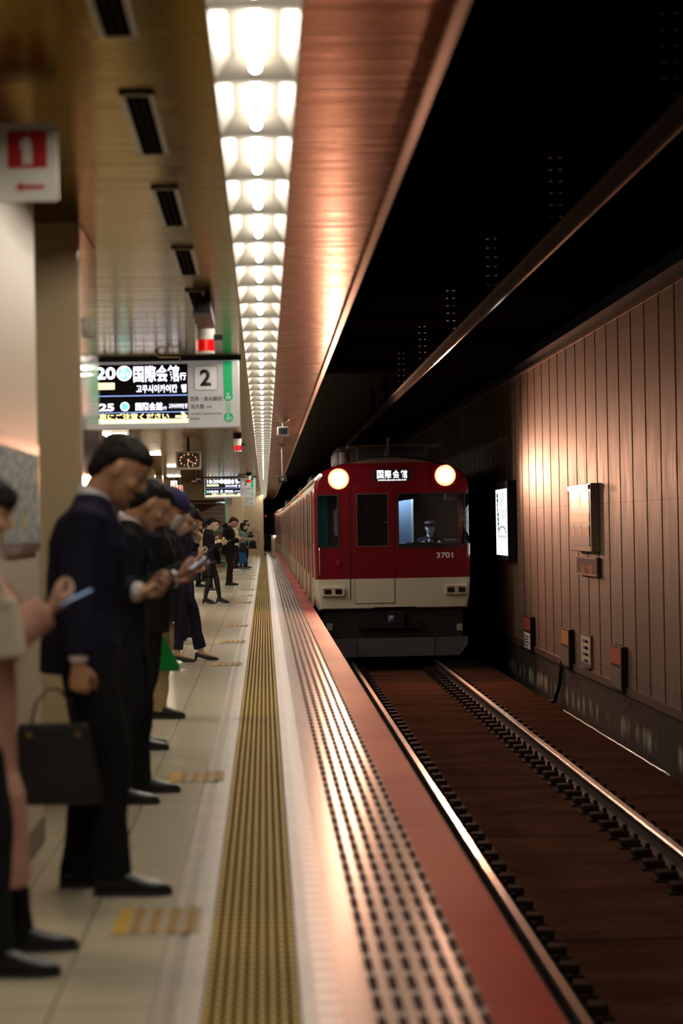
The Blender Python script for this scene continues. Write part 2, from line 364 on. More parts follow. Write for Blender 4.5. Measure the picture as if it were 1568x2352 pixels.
# vents
for i in range(6):
    py = (1/(.000998+.000277*(i-1))); Yn = 5550*1.6/py
    x = -.44
    labs = ['dark ceiling vent at the very top of the picture', 'long dark slotted ceiling vent, second from the top', 'dark slotted ceiling vent, third from the top', 'dark slotted ceiling vent above the departure board, fourth from the top', 'dark ceiling vent over the nearest red beacon', 'dark ceiling vent right above the big departure board']
    t = thing('ceiling_vent', labs[i], 'vent', (x, Yn, ZC), group='ceiling vents')
    B('recess', (-.045, .045, 0, 1.4, -.008, .0), M['vent_dark'], t)
    bm = bmesh.new()
    for a in (-.065, .045): box(bm, a, a+.02, -.02, 1.42, -.014, .0)
    for a in (-.02, 1.4): box(bm, -.065, .065, a, a+.02, -.014, 0)
    fin('frame', bm, M['vent_frame'], t)
    bm = bmesh.new()
    for q in (-.02, .01): box(bm, q, q+.006, 0, 1.4, -.012, -.007)
    fin('slats', bm, mat('slat', (.02,.015,.012), .8, spec=.05), t)
# ================================================================== QUEUE MARKS
first = None
names = ['nearest the camera', 'second nearest', 'level with the beige-trousered person', 'beside the woman in navy trousers', 'just past the heels in navy trousers', 'before the black-suited woman', 'beside the black-suited woman', 'just past the black-suited woman', 'level with the man in the black coat', 'beyond the man in the black coat', 'furthest along the platform']
for i, v in enumerate((.001112, .001753, .003185, .003817, .004425, .00578, .00637, .00696, .00838, .00897, .00956)):
    Yq = 1.42*F*v; lab = 'yellow ribbed queue mark across the platform, ' + names[i]
    if first is None:
        first = t = thing('queue_mark', lab, 'floor mark', (-.565, Yq, 0), group='yellow queue marks')
        B('base_plate', (0, .31, -.29, .29, 0, .003), M['pad_base'], t)
        for k in range(5):
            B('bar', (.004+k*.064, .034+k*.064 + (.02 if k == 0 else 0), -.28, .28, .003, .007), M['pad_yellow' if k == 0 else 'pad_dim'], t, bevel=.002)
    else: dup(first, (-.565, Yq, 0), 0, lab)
# ================================================================== TRACK
for i, rx in enumerate((TX-.75, TX+.75)):
    t = thing('rail', ('left' if i == 0 else 'right') + '-hand running rail, ' + ('close along the platform edge' if i == 0 else 'on the tunnel wall side'), 'rail', (rx, 0, 0), group='running rails')
    prof = [(-.07,-.165),(.07,-.165),(.07,-.15),(.01,-.14),(.009,-.05),(.034,-.038),(-.034,-.038),(-.009,-.05),(-.01,-.14),(-.07,-.15)]
    ys = [-4]+list(range(20, 118, 14))+list(range(118, 175, 4))
    bm = bmesh.new(); loft(bm, [[(x+bend(q), q, ZR+z) for x, z in prof] for q in ys]); fin('web', bm, M['rail_side'], t)
    hp = [(-.034,-.038),(.034,-.038),(.034,-.008),(.026,0),(-.026,0),(-.034,-.008)]
    bm = bmesh.new(); loft(bm, [[(x+bend(q), q, ZR+z) for x, z in hp] for q in ys]); fin('rail_head', bm, M['rail_head'], t)
first = None
for yq in [5.6+.59*k for k in range(74)]:
    for rx in (TX-.75, TX+.75):
        lab = 'dark rail fastener block holding the ' + ('platform-side rail' if rx < TX else 'wall-side rail')
        if first is None:
            first = t = thing('rail_fastener', lab, 'rail fastener', (rx, yq, -1.19), group='fasteners of the ' + ('left' if rx < TX else 'right') + ' rail')
            B('base_plate', (-.26, .26, -.11, .11, 0, .02), M['fastener_pad'], t, bevel=.005)
            for s in (-1, 1):
                bm = bmesh.new(); box(bm, .085, .235, -.085, .085, .02, .075)
                if s < 0: bmesh.ops.scale(bm, vec=(-1,1,1), verts=bm.verts)
                fin('shoulder', bm, M['fastener'], t, bevel=.012)
                bm = bmesh.new(); cyl(bm, (s*.11, 0, .07), (s*.11, 0, .115), .02, 8); fin('bolt', bm, M['fastener'], t)
        else: dup(first, (rx, yq, -1.19), 0, lab, 'fasteners of the ' + ('left' if rx < TX else 'right') + ' rail')
bm = bmesh.new(); random.seed(8)
pts = [(4.06+random.uniform(-.006,.006), 24.4+q*.3, -1.175) for q in range(30)]
tube(bm, pts, [.008]*30, 8); o = fin('glint', bm, mat('glint_white', (.8,.75,.68), .25), smooth=True); tag(o, 'thin pale cable modelled along the edge of the track slab', 'glint')  # pale tube stands in for light reflecting along the slab edge
bm = bmesh.new(); tube(bm, [(4.2, 38.2, -1.45), (4.25, 37.4, -1.43), (4.36, 36.6, -1.3), (4.41, 36.3, -1.0), (4.42, 36.2, -.7)], [.03]*5, 10); o = fin('drain_pipe', bm, M['dark_metal'], smooth=True); tag(o, 'dark bent drain pipe at the foot of the tunnel wall', 'pipe')
# overhead conductor
t = thing('overhead_conductor', 'rigid overhead conductor bar above the track', 'conductor rail', (0,0,0))
bm = bmesh.new(); zc = 1.42+2.11
for yq in (2,): box(bm, TX-.012, TX+.012, 3, 42+100, zc, zc+.1)
fin('bar', bm, mat('conductor', (.03,.013,.010), .6, spec=.2), t); B('contact_wire', (TX-.008, TX+.008, 3, 142, zc-.018, zc), mat('copper_wire', (.8,.5,.35), .15, 1), t)
B('top_flange', (TX-.05, TX+.05, 3, 142, zc+.1, zc+.112), M['conductor'], t)
first = None
for k in range(9):
    yq = 8+5.2*k; lab = 'insulated hanger of the overhead conductor, ' + ('nearest', 'second', 'third', 'fourth', 'fifth', 'sixth', 'seventh', 'eighth', 'last')[k] + ' from the camera'
    if first is None:
        first = h = thing('conductor_hanger', lab, 'hanger', (TX, yq, 0), group='conductor hangers')
        HD = mat('hanger_dark', (.004,.003,.003), .9, spec=0); B('cross_arm', (-.9, .5, -.03, .03, 4.32, 4.38), HD, h)
        bm = bmesh.new(); cyl(bm, (-.8,0,4.38), (-.8,0,4.7), .015, 8); cyl(bm, (.4,0,4.38), (.4,0,4.7), .015, 8); fin('rod', bm, HD, h)
        bm = bmesh.new()
        for q in range(6): cyl(bm, (0,0,3.75+q*.09), (0,0,3.80+q*.09), .055, 12, .035)
        cyl(bm, (0,0,3.7), (0,0,4.32), .028, 10); fin('insulator', bm, mat('insulator', (.02,.01,.008), .6, spec=.1), h)
        B('clamp', (-.14, .14, -.02, .02, 3.645, 3.70), HD, h)
    else: dup(first, (TX, yq, 0), 0, lab)
# ================================================================== TRAIN
m = mat('train_paint', (.25,.008,.015), .16, coat=.6); n = NT(m); x, y, z = n.xyz()
front = n.m('LESS_THAN', y, .16)
red = n.m('MULTIPLY', n.m('GREATER_THAN', z, .462), n.m('MAXIMUM', front, n.m('LESS_THAN', z, 2.06)))
red = n.m('MULTIPLY', red, n.m('MAXIMUM', front, n.m('GREATER_THAN', y, .5)))
c = n.mix(red, n.mix(n.noise(1.2), (.60,.55,.42), (.68,.63,.50)), (.19,.004,.012)); n.set('Base Color', n.mix(n.m('GREATER_THAN', z, 2.52), c, (.17,.12,.10)))
n.set('Roughness', n.m('ADD', n.m('MULTIPLY', front, -.36), .55)); n.set('Coat Weight', n.m('MULTIPLY', front, .5)); n.set('Specular IOR Level', n.m('ADD', n.m('MULTIPLY', front, .35), .12))
mat('train_red', (.235,.006,.014), .5, spec=.15); mat('train_roof', (.17,.12,.10), .5, .2); mat('train_cream', (.62,.57,.45), .3)
mat('gasket', (.02,.012,.014), .5); mat('cab_wall', (.12,.17,.27), .6); mat('cab_brown', (.045,.014,.012), .6)
g = mat('glass'); g.blend_method = 'BLEND' if hasattr(g, 'blend_method') else None
nt = g.node_tree; nt.nodes.clear(); o_ = nt.nodes.new('ShaderNodeOutputMaterial'); mx = nt.nodes.new('ShaderNodeMixShader'); tr = nt.nodes.new('ShaderNodeBsdfTransparent'); gl = nt.nodes.new('ShaderNodeBsdfGlossy'); fr = nt.nodes.new('ShaderNodeFresnel')
fr.inputs[0].default_value = 1.55; gl.inputs['Roughness'].default_value = .02; tr.inputs[0].default_value = (.82,.9,.9,1)
ad = nt.nodes.new('ShaderNodeMath'); ad.operation = 'ADD'; ad.inputs[1].default_value = .06
nt.links.new(fr.outputs[0], ad.inputs[0]); nt.links.new(ad.outputs[0], mx.inputs[0]); nt.links.new(tr.outputs[0], mx.inputs[1]); nt.links.new(gl.outputs[0], mx.inputs[2]); nt.links.new(mx.outputs[0], o_.inputs[0])
mat('glass_dark', (.018,.012,.013), .06, spec=.7); mat('side_glass', (.05,.012,.016), .3, spec=.2)
mat('frame_cream', (.62,.52,.36), .4)
def U(px, py): p = at(px, py, Y=TY); return p.x-TX, p.z
def section(sc=1.0, dz=0.0, drop=0):
    half = [(1.33,-.09),(1.365,.1),(1.39,.46),(1.40,1.0),(1.40,1.9),(1.385,2.1),(1.35,2.24),(1.27,2.36),(1.12,2.44),(.9,2.51),(.6,2.585),(.3,2.63),(0,2.645)]
    pts = half + [(-x, z) for x, z in half[-2::-1]]
    return [(x*sc, (z-1.2)*(1-(1-sc)*.6)+1.2) for x, z in pts]
def body(L, nose):
    bm = bmesh.new(); ys = [(0, .955), (.012, .972), (.04, .986), (.09, .995), (.16, 1.0), (L, 1.0)] if nose else [(0, 1.0), (L, 1.0)]
    loft(bm, [[(x, y, z) for x, z in section(s)] for y, s in ys]); return bm
def box_obj(*d):
    bm = bmesh.new(); box(bm, *d); bmesh.ops.recalc_face_normals(bm, faces=bm.faces); me = bpy.data.meshes.new('c'); bm.to_mesh(me); bm.free(); o = bpy.data.objects.new('c', me); COL.objects.link(o); return o
def boolean(o, cutters):
    for c in cutters:
        c.parent = o.parent; b = o.modifiers.new('b', 'BOOLEAN'); b.object = c; b.operation = 'DIFFERENCE'; b.solver = 'EXACT'
    bpy.context.view_layer.update(); me = bpy.data.meshes.new_from_object(o.evaluated_get(bpy.context.evaluated_depsgraph_get()))
    for c in cutters: bpy.data.objects.remove(c)
    o.modifiers.clear(); o.data = me
t = train = thing('train', 'crimson and cream subway train with bright headlights pulling in', 'train', (TX, TY, 0))
CL = 20.3
bd = fin('body', body(CL, True), [M['train_paint']], t)
wl = [U(728,1138), U(778,1257)]; wr = [U(913,1134), U(1066,1254)]; dw = [U(817,1134), U(893,1255)]; dr = [U(811,1118), U(906,1384)]
cut = [box_obj(-1.33, 1.33, .12, 1.9, .62, 2.13), box_obj(wl[0][0], wl[1][0], -.2, .5, wl[1][1], wl[0][1]),
       box_obj(wr[0][0], wr[1][0]+.02, -.2, .5, wr[1][1], wr[0][1]), box_obj(dw[0][0], dw[1][0], -.2, .5, dw[1][1], dw[0][1]),
       box_obj(-1.6, -1.2, .3, .95, 1.1, 1.98), box_obj(1.2, 1.6, .14, .95, 1.06, 1.98), box_obj(1.27, 1.6, -.2, .2, 1.06, 1.98),
       box_obj(*([U(859,1400)[0], U(957,1400)[0], -.2, .8, -.3, U(900,1394)[1]]))]
boolean(bd, cut); bd.data.materials.clear(); bd.data.materials.append(M['train_paint'])
# cab interior
B('cab_back_wall', (-1.32, 1.32, 1.84, 1.88, .64, 2.12), M['cab_brown'], t)
B('cab_side_panel', (.06, .42, 1.3, 1.8, .64, 2.1), M['cab_wall'], t)
B('cab_ceiling', (-1.3, 1.3, .2, 1.85, 2.10, 2.125), mat('cab_ceil', (.25,.12,.10), .6), t)
B('dashboard', (-.02, 1.25, .18, .7, .66, 1.07), M['black'], t)
B('door_jamb', (.42, .46, 1.2, 1.3, .7, 2.0), mat('jamb', (.35,.38,.4), .4), t)
B('console', (-.02, .10, .3, .5, 1.06, 1.24), M['black'], t, bevel=.01)
bm = bmesh.new(); box(bm, .08, .72, .2, .3, 1.80, 2.06, mtx=Matrix.Rotation(math.radians(-8), 4, 'Y')); fin('sun_visor', bm, mat('visor', (.025,.012,.012), .6), t).location = (.02, 0, .0)
B('notice', (.49, .66, .10, .11, 1.935, 1.985), mat('paper_white', (.7,.66,.78), .6), t)
B('switch_box', (.98, 1.15, .3, .45, 1.84, 2.05), mat('boxbeige', (.4,.26,.2), .6), t)
B('rear_window_sill', (.05, 1.3, 1.80, 1.84, 1.10, 1.13), mat('sill', (.35,.37,.4), .4), t)
B('rear_console', (.2, 1.3, 1.6, 1.82, .7, 1.09), mat('navyb', (.03,.035,.07), .5), t)
ld = bpy.data.lights.new('cab_fill_light', 'AREA'); ld.energy = 20; ld.size = .3; ld.color = (.8,.88,1); lo = bpy.data.objects.new('cab_fill_light', ld); COL.objects.link(lo); lo.parent = t; lo.location = (.2, 1.0, 2.09)  # added fill light, brightens the cab behind the glass
# panes
B('windscreen', (wr[0][0]-.01, wr[1][0]-.02, .012, .022, wr[1][1]-.01, wr[0][1]+.01), M['glass'], t)
B('front_window', (wl[0][0]-.01, wl[1][0]+.01, .012, .022, wl[1][1]-.01, wl[0][1]+.01), M['glass'], t)
bm = bmesh.new(); R = []
for k in range(9):
    a = math.radians(90*k/8); R.append((1.215+.175*math.sin(a), .195-.175*math.cos(a)))
loft(bm, [[(u, v, 1.055), (u, v, 1.985)] for u, v in R], cap=False, closed=False); o = fin('curved_pane', bm, M['glass'], t, smooth=True); so = o.modifiers.new('s', 'SOLIDIFY'); so.thickness = .006
B('side_pane', (1.375, 1.383, .2, .95, 1.06, 1.98), M['glass'], t); B('side_pane', (-1.392, -1.384, .3, .95, 1.1, 1.98), M['glass'], t)
for a, b in (((wl[0][0], wl[1][0], wl[1][1], wl[0][1]), .0), ((wr[0][0], wr[1][0]+.02, wr[1][1], wr[0][1]), 0)):
    x0, x1, z0, z1 = a
    ringplate('window_gasket', rrect(x0-.012, x1+.012, z0-.012, z1+.012, .04), rrect(x0+.012, x1-.012, z0+.012, z1-.012, .03), -.014, .02, M['gasket'], t)
B('reflection_panel', (-1.31, -1.12, .9, 1.0, .64, 2.1), mat('teal', (.06,.30,.34), .4), t)  # teal panel added to imitate the reflection in the left window
plate('cab_mirror', rrect(-1.02, -.86, 1.22, 1.72, .06), .55, .57, mat('mirror_pale', (.5,.48,.62), .15), t)
B('mirror_arm', (-.96, -.93, .56, .58, 1.72, 2.1), M['steel'], t)
# end door
x0, z1 = dr[0]; x1, z0 = dr[1]; a0, b1 = dw[0]; a1, b0 = dw[1]
d = ringplate('end_door', rrect(x0, x1, z0, z1, .02), rrect(a0, a1, b0, b1, .02), -.012, .03, M['train_paint'], t)
ringplate('door_seal', rrect(x0-.008, x1+.008, z0-.008, z1+.008, .02), rrect(x0, x1, z0, z1, .02), -.010, .02, M['gasket'], d)
ringplate('window_frame', rrect(a0-.004, a1+.004, b0-.004, b1+.004, .02), rrect(a0+.02, a1-.02, b0+.02, b1-.02, .02), -.018, .02, mat('frame_dull', (.10,.05,.05), .4, .3), d)
B('pane', (a0, a1, .0, .008, b0, b1), M['glass_dark'], d)
bm = bmesh.new(); cyl(bm, (a1-.07, -.02, 1.46), (a1-.02, -.02, 1.46), .012, 8); fin('latch', bm, M['steel'], d)
B('gutter_line', (x0-.09, x0-.08, -.012, .0, z0+.05, 1.98), M['gasket'], t)
# headlights
for i, (px, py) in enumerate(((777,1100),(1022,1092))):
    u, zz = U(px, py)
    bm = bmesh.new(); cyl(bm, (u, .10, zz), (u, -.03, zz), .20, 32, .185); h = fin('headlight', bm, mat('lamp_ring', (.5,.2,.12), .2, emit=(1,.30,.14), estr=1.6), t, smooth=False)
    bm = bmesh.new(); ball(bm, (u, -.03, zz), (.135, .035, .135), 24); fin('lens', bm, mat('headlight_glow', (1,1,1), .4, emit=(1,.80,.62), estr=90), h, smooth=True)
    ld = bpy.data.lights.new('headlight_beam', 'SPOT'); ld.energy = HEAD; ld.color = (1,.47,.28); ld.spot_size = math.radians(112); ld.spot_blend = 1.0; ld.shadow_soft_size = .13
    lo = bpy.data.objects.new('headlight_beam', ld); COL.objects.link(lo); lo.parent = t; lo.location = (u, -.09, zz); lo.rotation_euler = (math.radians(90-3.5), 0, math.radians(180+4)); lo['kind'] = 'structure'
# destination sign
x0, z1 = U(857,1079); x1, z0 = U(943,1105)
s = plate('destination_sign', rrect(x0, x1, z0, z1, .035), -.012, .03, M['black'], t)
ringplate('frame', rrect(x0-.012, x1+.012, z0-.012, z1+.012, .04), rrect(x0, x1, z0, z1, .035), -.018, .02, mat('frame_red', (.16,.02,.02), .3), s)
E = mat('sign_white', (.9,.9,.9), .5, emit=(.95,.96,1), estr=2.6); mat('sign_soft', (.3,.3,.35), .5, emit=(.8,.83,1), estr=.6)
a0 = x0+.05; wch = (x1-x0-.1)/4
for k, ch in enumerate('国際会館'): text('lettering', ch, a0+k*wch+.012, a0+(k+1)*wch-.012, z0+.055, z1-.012, -.016, E, s, bold=.018)
text('lettering', 'KOKUSAIKAIKAN', a0+.03, x1-.08, z0+.012, z0+.04, -.016, E, s, bold=.01)
for o in s.children:
    if o.name.startswith('lettering'): o['label'] = 'lit white lettering'
a = U(1002,1282); b = U(1040,1268); o = text('lettering', '3701', a[0], b[0], a[1], b[1], -.003, mat('number_white', (.85,.84,.8), .4), t, bold=.025); o['label'] = 'white car number'
# tail lamp units
for (pa, pb) in (((738,1371),(792,1347)), ((1021,1366),(1073,1342))):
    x0, z0 = U(*pa); x1, z1 = U(*pb); h = plate('tail_light', rrect(x0, x1, z0, z1, .04), -.06, .02, M['train_cream'], t, bevel=.01)
    ringplate('rim', rrect(x0+.015, x1-.015, z0+.015, z1-.015, .03), rrect(x0+.03, x1-.03, z0+.03, z1-.03, .025), -.07, -.06, M['frame_cream'], h)
    cx = (x0+x1)/2; cz = (z0+z1)/2
    for sgn in (-1, 1): B('lamp', (cx+sgn*.095-.06, cx+sgn*.095+.06, -.075, -.06, cz-.045, cz+.04), M['glass_dark'], h, bevel=.01)
# wipers
for (pa, pm, pb) in (((960,1247),(988,1252),(1003,1262)), ((975,1247),(1014,1250),(1032,1261)), ):
    q = [U(*c_) for c_ in (pa, pm, pb)]; bm = bmesh.new(); tube(bm, [(q[0][0], -.03, q[0][1]), (q[1][0], -.035, q[1][1]), (q[2][0], -.03, q[2][1])], [.008,.012,.014], 8)
    wv = fin('wiper', bm, M['black'], t); bm = bmesh.new(); ball(bm, (q[2][0], -.015, q[2][1]), .028, 12); fin('pivot', bm, M['black'], wv)
    bm = bmesh.new(); box(bm, q[0][0]-.22, q[0][0]+.25, -.035, -.02, q[0][1]-.01, q[0][1]+.01); fin('blade', bm, M['black'], wv)
q = [U(820,1141), U(824,1172), U(838,1194)]; bm = bmesh.new(); tube(bm, [(a_, -.03, b_) for a_, b_ in q], [.012,.006,.004], 8); fin('door_wiper', bm, M['dark_metal'], t)
# corner handrails, steps
for u in (-1.30, ): 
    bm = bmesh.new(); tube(bm, [(u, -.005, .55), (u, -.045, .6), (u, -.045, .98), (u, -.005, 1.02)], [.012]*4, 8); fin('handrail', bm, M['steel'], t)
B('jumper_socket', (-1.0, -.93, -.04, 0, .70, .80), M['train_red'], t, bevel=.01)
# roof gear
bm = bmesh.new(); x0, z0 = U(794,1062); cyl(bm, (x0, .8, 2.5), (x0, .8, 2.74), .10, 20, .088); fin('horn_cover', bm, M['train_roof'], t)
for px in (772, 778, 789, 797, 811):
    u, zz = U(px, 1060); bm = bmesh.new(); zz = 2.44+.14*(1-abs(u)/1.1)
    cyl(bm, (u, .25, zz-.05), (u, .25, zz+.02), .015, 8); ball(bm, (u, .25, zz+.02), .017, 8); fin('roof_stud', bm, M['white_paint'], t)
B('roof_board', (-.72, .95, 1.2, 2.0, 2.84, 2.89), M['train_roof'], t, bevel=.01)
for u in (-.55, 0, .7): B('roof_bracket', (u, u+.02, 1.3, 1.4, 2.55, 2.85), M['train_roof'], t)
bm = bmesh.new(); box(bm, -.9, .9, 3, 6, 2.5, 2.93); fin('air_conditioner', bm, mat('ac_grey', (.16,.14,.17), .5), t, bevel=.12)
bm = bmesh.new(); cyl(bm, (.0, .7, 2.62), (.0, .7, 2.78), .09, 16, .06); cyl(bm, (0, .7, 2.78), (0, .7, 3.0), .035, 12); o = fin('antenna', bm, M['train_roof'], t)
# bottom
B('coupler_box', (U(884,1420)[0], U(928,1420)[0], -.1, .4, U(900,1443)[1], U(900,1404)[1]), M['dark_metal'], t, bevel=.01)
bm = bmesh.new(); a = U(898,1421); v = [bm.verts.new(q) for q in ((a[0]-.055,-.1,a[1]+.06),(a[0]+.055,-.1,a[1]+.06),(a[0]+.055,-.1,a[1]-.06),(a[0]-.055,-.1,a[1]-.06),(a[0],-.16,a[1]))]
for i in range(4): bm.faces.new((v[i], v[(i+1)%4], v[4]))
fin('coupler_pin', bm, mat('pin', (.35,.35,.6), .3, .6), t)
B('buffer_beam', (-.62, .50, 0, .2, U(0,1456)[1]-.04, U(0,1442)[1]), M['dark_metal'], t)
x0 = U(772,1480)[0]; x1 = U(1074,1480)[0]
bm = bmesh.new(); loft(bm, [[(x0-.2, .0, -.60), (x1, .0, -.60), (x1, .0, -.74), (x1-.16, .02, -.93), (x0-.1, .02, -.93)], [(x0-.2, .04, -.60), (x1, .04, -.60), (x1, .04, -.74), (x1-.16, .06, -.93), (x0-.1, .06, -.93)]])
o = fin('snow_plough', bm, mat('plough', (.12,.11,.115), .5, .3), t)
for px in (820, 998): u = U(px, 1490)[0]; B('seam', (u-.008, u+.008, -.006, 0, -.93, -.2), M['gasket'], t)
for px in (757, 1055): u, zz = U(px, 1440); B('marker_plate', (u-.05, u+.05, .0, .02, zz-.06, zz+.06), mat('markp', (.35,.33,.22), .5), t)
B('underframe', (-1.25, 1.25, .25, CL-.3, -.7, -.08), M['black'], t)
def bogie(t, y):
    bm = bmesh.new()
    for s in (-1, 1):
        box(bm, s*1.0-.06, s*1.0+.06, y-1.4, y+1.4, -.75, -.5)
        for q in (-1.0, 1.0): cyl(bm, (s*.79, y+q, ZR+.43), (s*.69, y+q, ZR+.43), .43, 24)
    fin('bogie', bm, M['black'], t)
bogie(t, 3.2); bogie(t, CL-3.2)
def sides(t, cab):
    for k in range(4):
        yc = 3.0+4.82*k if cab else 2.95+4.82*k
        d = B('side_door', (-1.406, -1.37, yc-.65, yc+.65, -.02, 2.0), M['train_red'], t)
        ringplate('door_frame', [(yc-.72,-.09),(yc+.72,-.09),(yc+.72,2.06),(yc-.72,2.06)], [(yc-.65,-.02),(yc+.65,-.02),(yc+.65,2.0),(yc-.65,2.0)], 0, .05, M['frame_cream'], d).matrix_local = Matrix(((0,1,0,-1.411),(1,0,0,0),(0,0,1,0),(0,0,0,1)))
        for s in (-1, 1): B('pane', (-1.410, -1.406, yc+s*.33-.22, yc+s*.33+.22, 1.0, 1.85), M['side_glass'], d, bevel=0)
        if k < 3:
            yw = yc+2.41
            for s in (-1, 1):
                wv = B('side_window', (-1.405, -1.39, yw+s*.72-.6, yw+s*.72+.6, .98, 1.92), M['side_glass'], t)
                B('window_post', (-1.409, -1.39, yw+s*1.40-.03, yw+s*1.40+.03, -.05, 2.04), M['frame_cream'], wv)
    B('side_lamp', (-1.45, -1.40, 13.6, 13.68, 2.1, 2.17), mat('lamp_red', (.6,.02,.02), .3, emit=(1,.05,.03), estr=1.5), t, bevel=.01)
    B('rain_gutter', (-1.40, -1.36, .3, CL-.1, 2.22, 2.25), M['frame_cream'], t)
sides(t, True)
c0 = thing('train_car', 'second car of the crimson train, behind the lead car', 'train car', group='cars of the train')
fin('body', body(CL-.3, False), M['train_paint'], c0).location.y = 0
bm = bmesh.new(); box(bm, -.9, .9, 7, 12, 2.5, 2.93); fin('air_conditioner', bm, M['ac_grey'], c0, bevel=.1)
B('underframe', (-1.25, 1.25, .25, CL-.6, -.7, -.08), M['black'], c0); bogie(c0, 3.0); bogie(c0, CL-3.4); sides(c0, False)
B('gangway', (-.5, .5, -.28, 0, -.1, 2.0), M['black'], c0)
for k in range(5):
    y0 = TY+CL+.3+k*(CL+.2); b0, b1 = bend(y0), bend(y0+CL)
    if k == 0: c0.location = (TX+b0, y0, 0)
    else: dup(c0, (TX+b0, y0, 0), math.atan2(b0-b1, CL), ['', 'third car of the train, far down the platform', 'fourth car of the train, further than the third', 'fifth car of the train in the dark', 'last car of the train, furthest in the dark'][k])

# ================================================================== ON THE TUNNEL WALL (x = XW)
def wall_xy(px, py): p = at(px, py, X=XW); return p.y, p.z
def wbox(name, pa, pb, out, m, parent=None, bevel=0, inn=.0):    # pa = far/top px corner, pb = near/bottom px corner
    y1, z1 = wall_xy(*pa); y0, z0 = wall_xy(*pb); y0, y1 = min(y0,y1), max(y0,y1); z0, z1 = min(z0,z1), max(z0,z1)
    return B(name, (XW-out, XW-inn, y0, y1, z0, z1), m, parent, bevel), (y0, y1, z0, z1)
def wtext(s, y1, y0, z0, z1, x, m, parent, bold=0.0):
    o = text('lettering', s, y1, y0, z0, z1, 0, m, parent, bold, face='-X', xpos=x); return o
t = thing('map_panel', 'backlit white station map panel with green writing on the tunnel wall', 'lit panel', (0,0,0))
o, (y0,y1,z0,z1) = wbox('housing', (1157,1108), (1188,1288), .16, M['dark_metal'], t, .01)
y0 -= .0; B('light_face', (XW-.166, XW-.16, y0+.06, y1-.06, z0+.09, z1-.14), mat('panel_lit', (.8,.85,.85), .4, emit=(.85,.95,1), estr=1.5), t)
gm = mat('print_green', (0,.25,.1), .5); bl = mat('print_blue', (.02,.05,.12), .5)
def marks(name, rows, m, parent, x, seed=1):     # unreadable print: little blocks on the wall plane
    random.seed(seed); bm = bmesh.new()
    for y_, z_, w_, h_ in rows: box(bm, x-.004, x, y_-w_, y_, z_-h_, z_)
    return fin(name, bm, m, parent)
random.seed(2)
marks('green_print', [(y1-.30-.02*k, z1-.22-.085*k, .10+.10*random.random(), .07) for k in range(8)], gm, t, XW-.166)
for c0_, zt, nr in ((1.0, .25, 6), (1.35, .22, 6), (1.15, .52, 5), (1.5, .52, 5), (1.85, .5, 5)):
    marks('small_print', [(y1-c0_-.07*random.random(), z1-zt-.035*k, .06+.05*random.random(), .018) for k in range(nr)], bl, t, XW-.166)
marks('map_print', [(y0+.95+.6*math.cos(math.radians(15*k)), z0+.52+.10*math.sin(math.radians(15*k)), .08, .03) for k in range(13)]+[(y0+1.6-.2*k, z0+.45-.02*(k%2), .07, .03) for k in range(7)], bl, t, XW-.166)
t = thing('notice_board', 'white and orange notice board in a steel frame on the tunnel wall', 'notice board', (0,0,0))
o, (y0,y1,z0,z1) = wbox('frame', (1327,1115), (1378,1268), .12, mat('frame_steel', (.32,.25,.22), .35, .8), t, .01)
B('poster', (XW-.128, XW-.12, y0+.1, y1-.1, z0+.34, z1-.1), mat('poster_white', (.55,.50,.47), .35), t)
B('orange_band', (XW-.132, XW-.128, y0+.1, y1-.1, z0+.40, z0+.52), mat('poster_orange', (.72,.40,.07), .4), t)
B('poster_foot', (XW-.13, XW-.12, y0+.1, y1-.1, z0+.08, z0+.34), mat('poster_brown', (.14,.07,.06), .4), t)
op = mat('orange_print', (.75,.28,.06), .5)
for k in range(3): marks('orange_print', [(y1-.30-k*.75+random.uniform(-.02,.02), z0+.36-.03*q, .20+.06*random.random(), .02) for q in range(5)], op, t, XW-.130)
marks('pale_print', [(y1-.95+random.uniform(-.05,.05), z0+.80-.035*q, .25, .02) for q in range(5)], mat('orange_pale', (.60,.47,.30), .5), t, XW-.128)
marks('pale_print', [(y1-1.3-.03*q, z0+1.1-.04*q, .06, .03) for q in range(8)], M['orange_pale'], t, XW-.128)
B('top_light', (XW-.15, XW-.12, y0+.02, y1-.02, z1-.08, z1-.02), M['steel'], t)
t = thing('led_sign', 'dark red dot-matrix display under the orange notice board', 'display', (0,0,0))
o, (y0,y1,z0,z1) = wbox('housing', (1333,1277), (1381,1325), .06, mat('led_dark', (.05,.012,.02), .3), t, .01)
led = mat('led_red', (.5,.05,.02), .5, emit=(1,.12,.04), estr=.12)
marks('led_digits', [(y1-.5-.1*(k%4)-(.75 if k >= 12 else 0), z1-.10-.045*(k//4 % 3)-.02*(k%2), .06, .018) for k in range(24)]+[(y1-1.1, (z0+z1)/2, .06, .02)], led, t, XW-.06)
for zz in (z0, z1-.02): B('trim', (XW-.07, XW-.05, y0, y1, zz, zz+.02), M['frame_steel'], t)
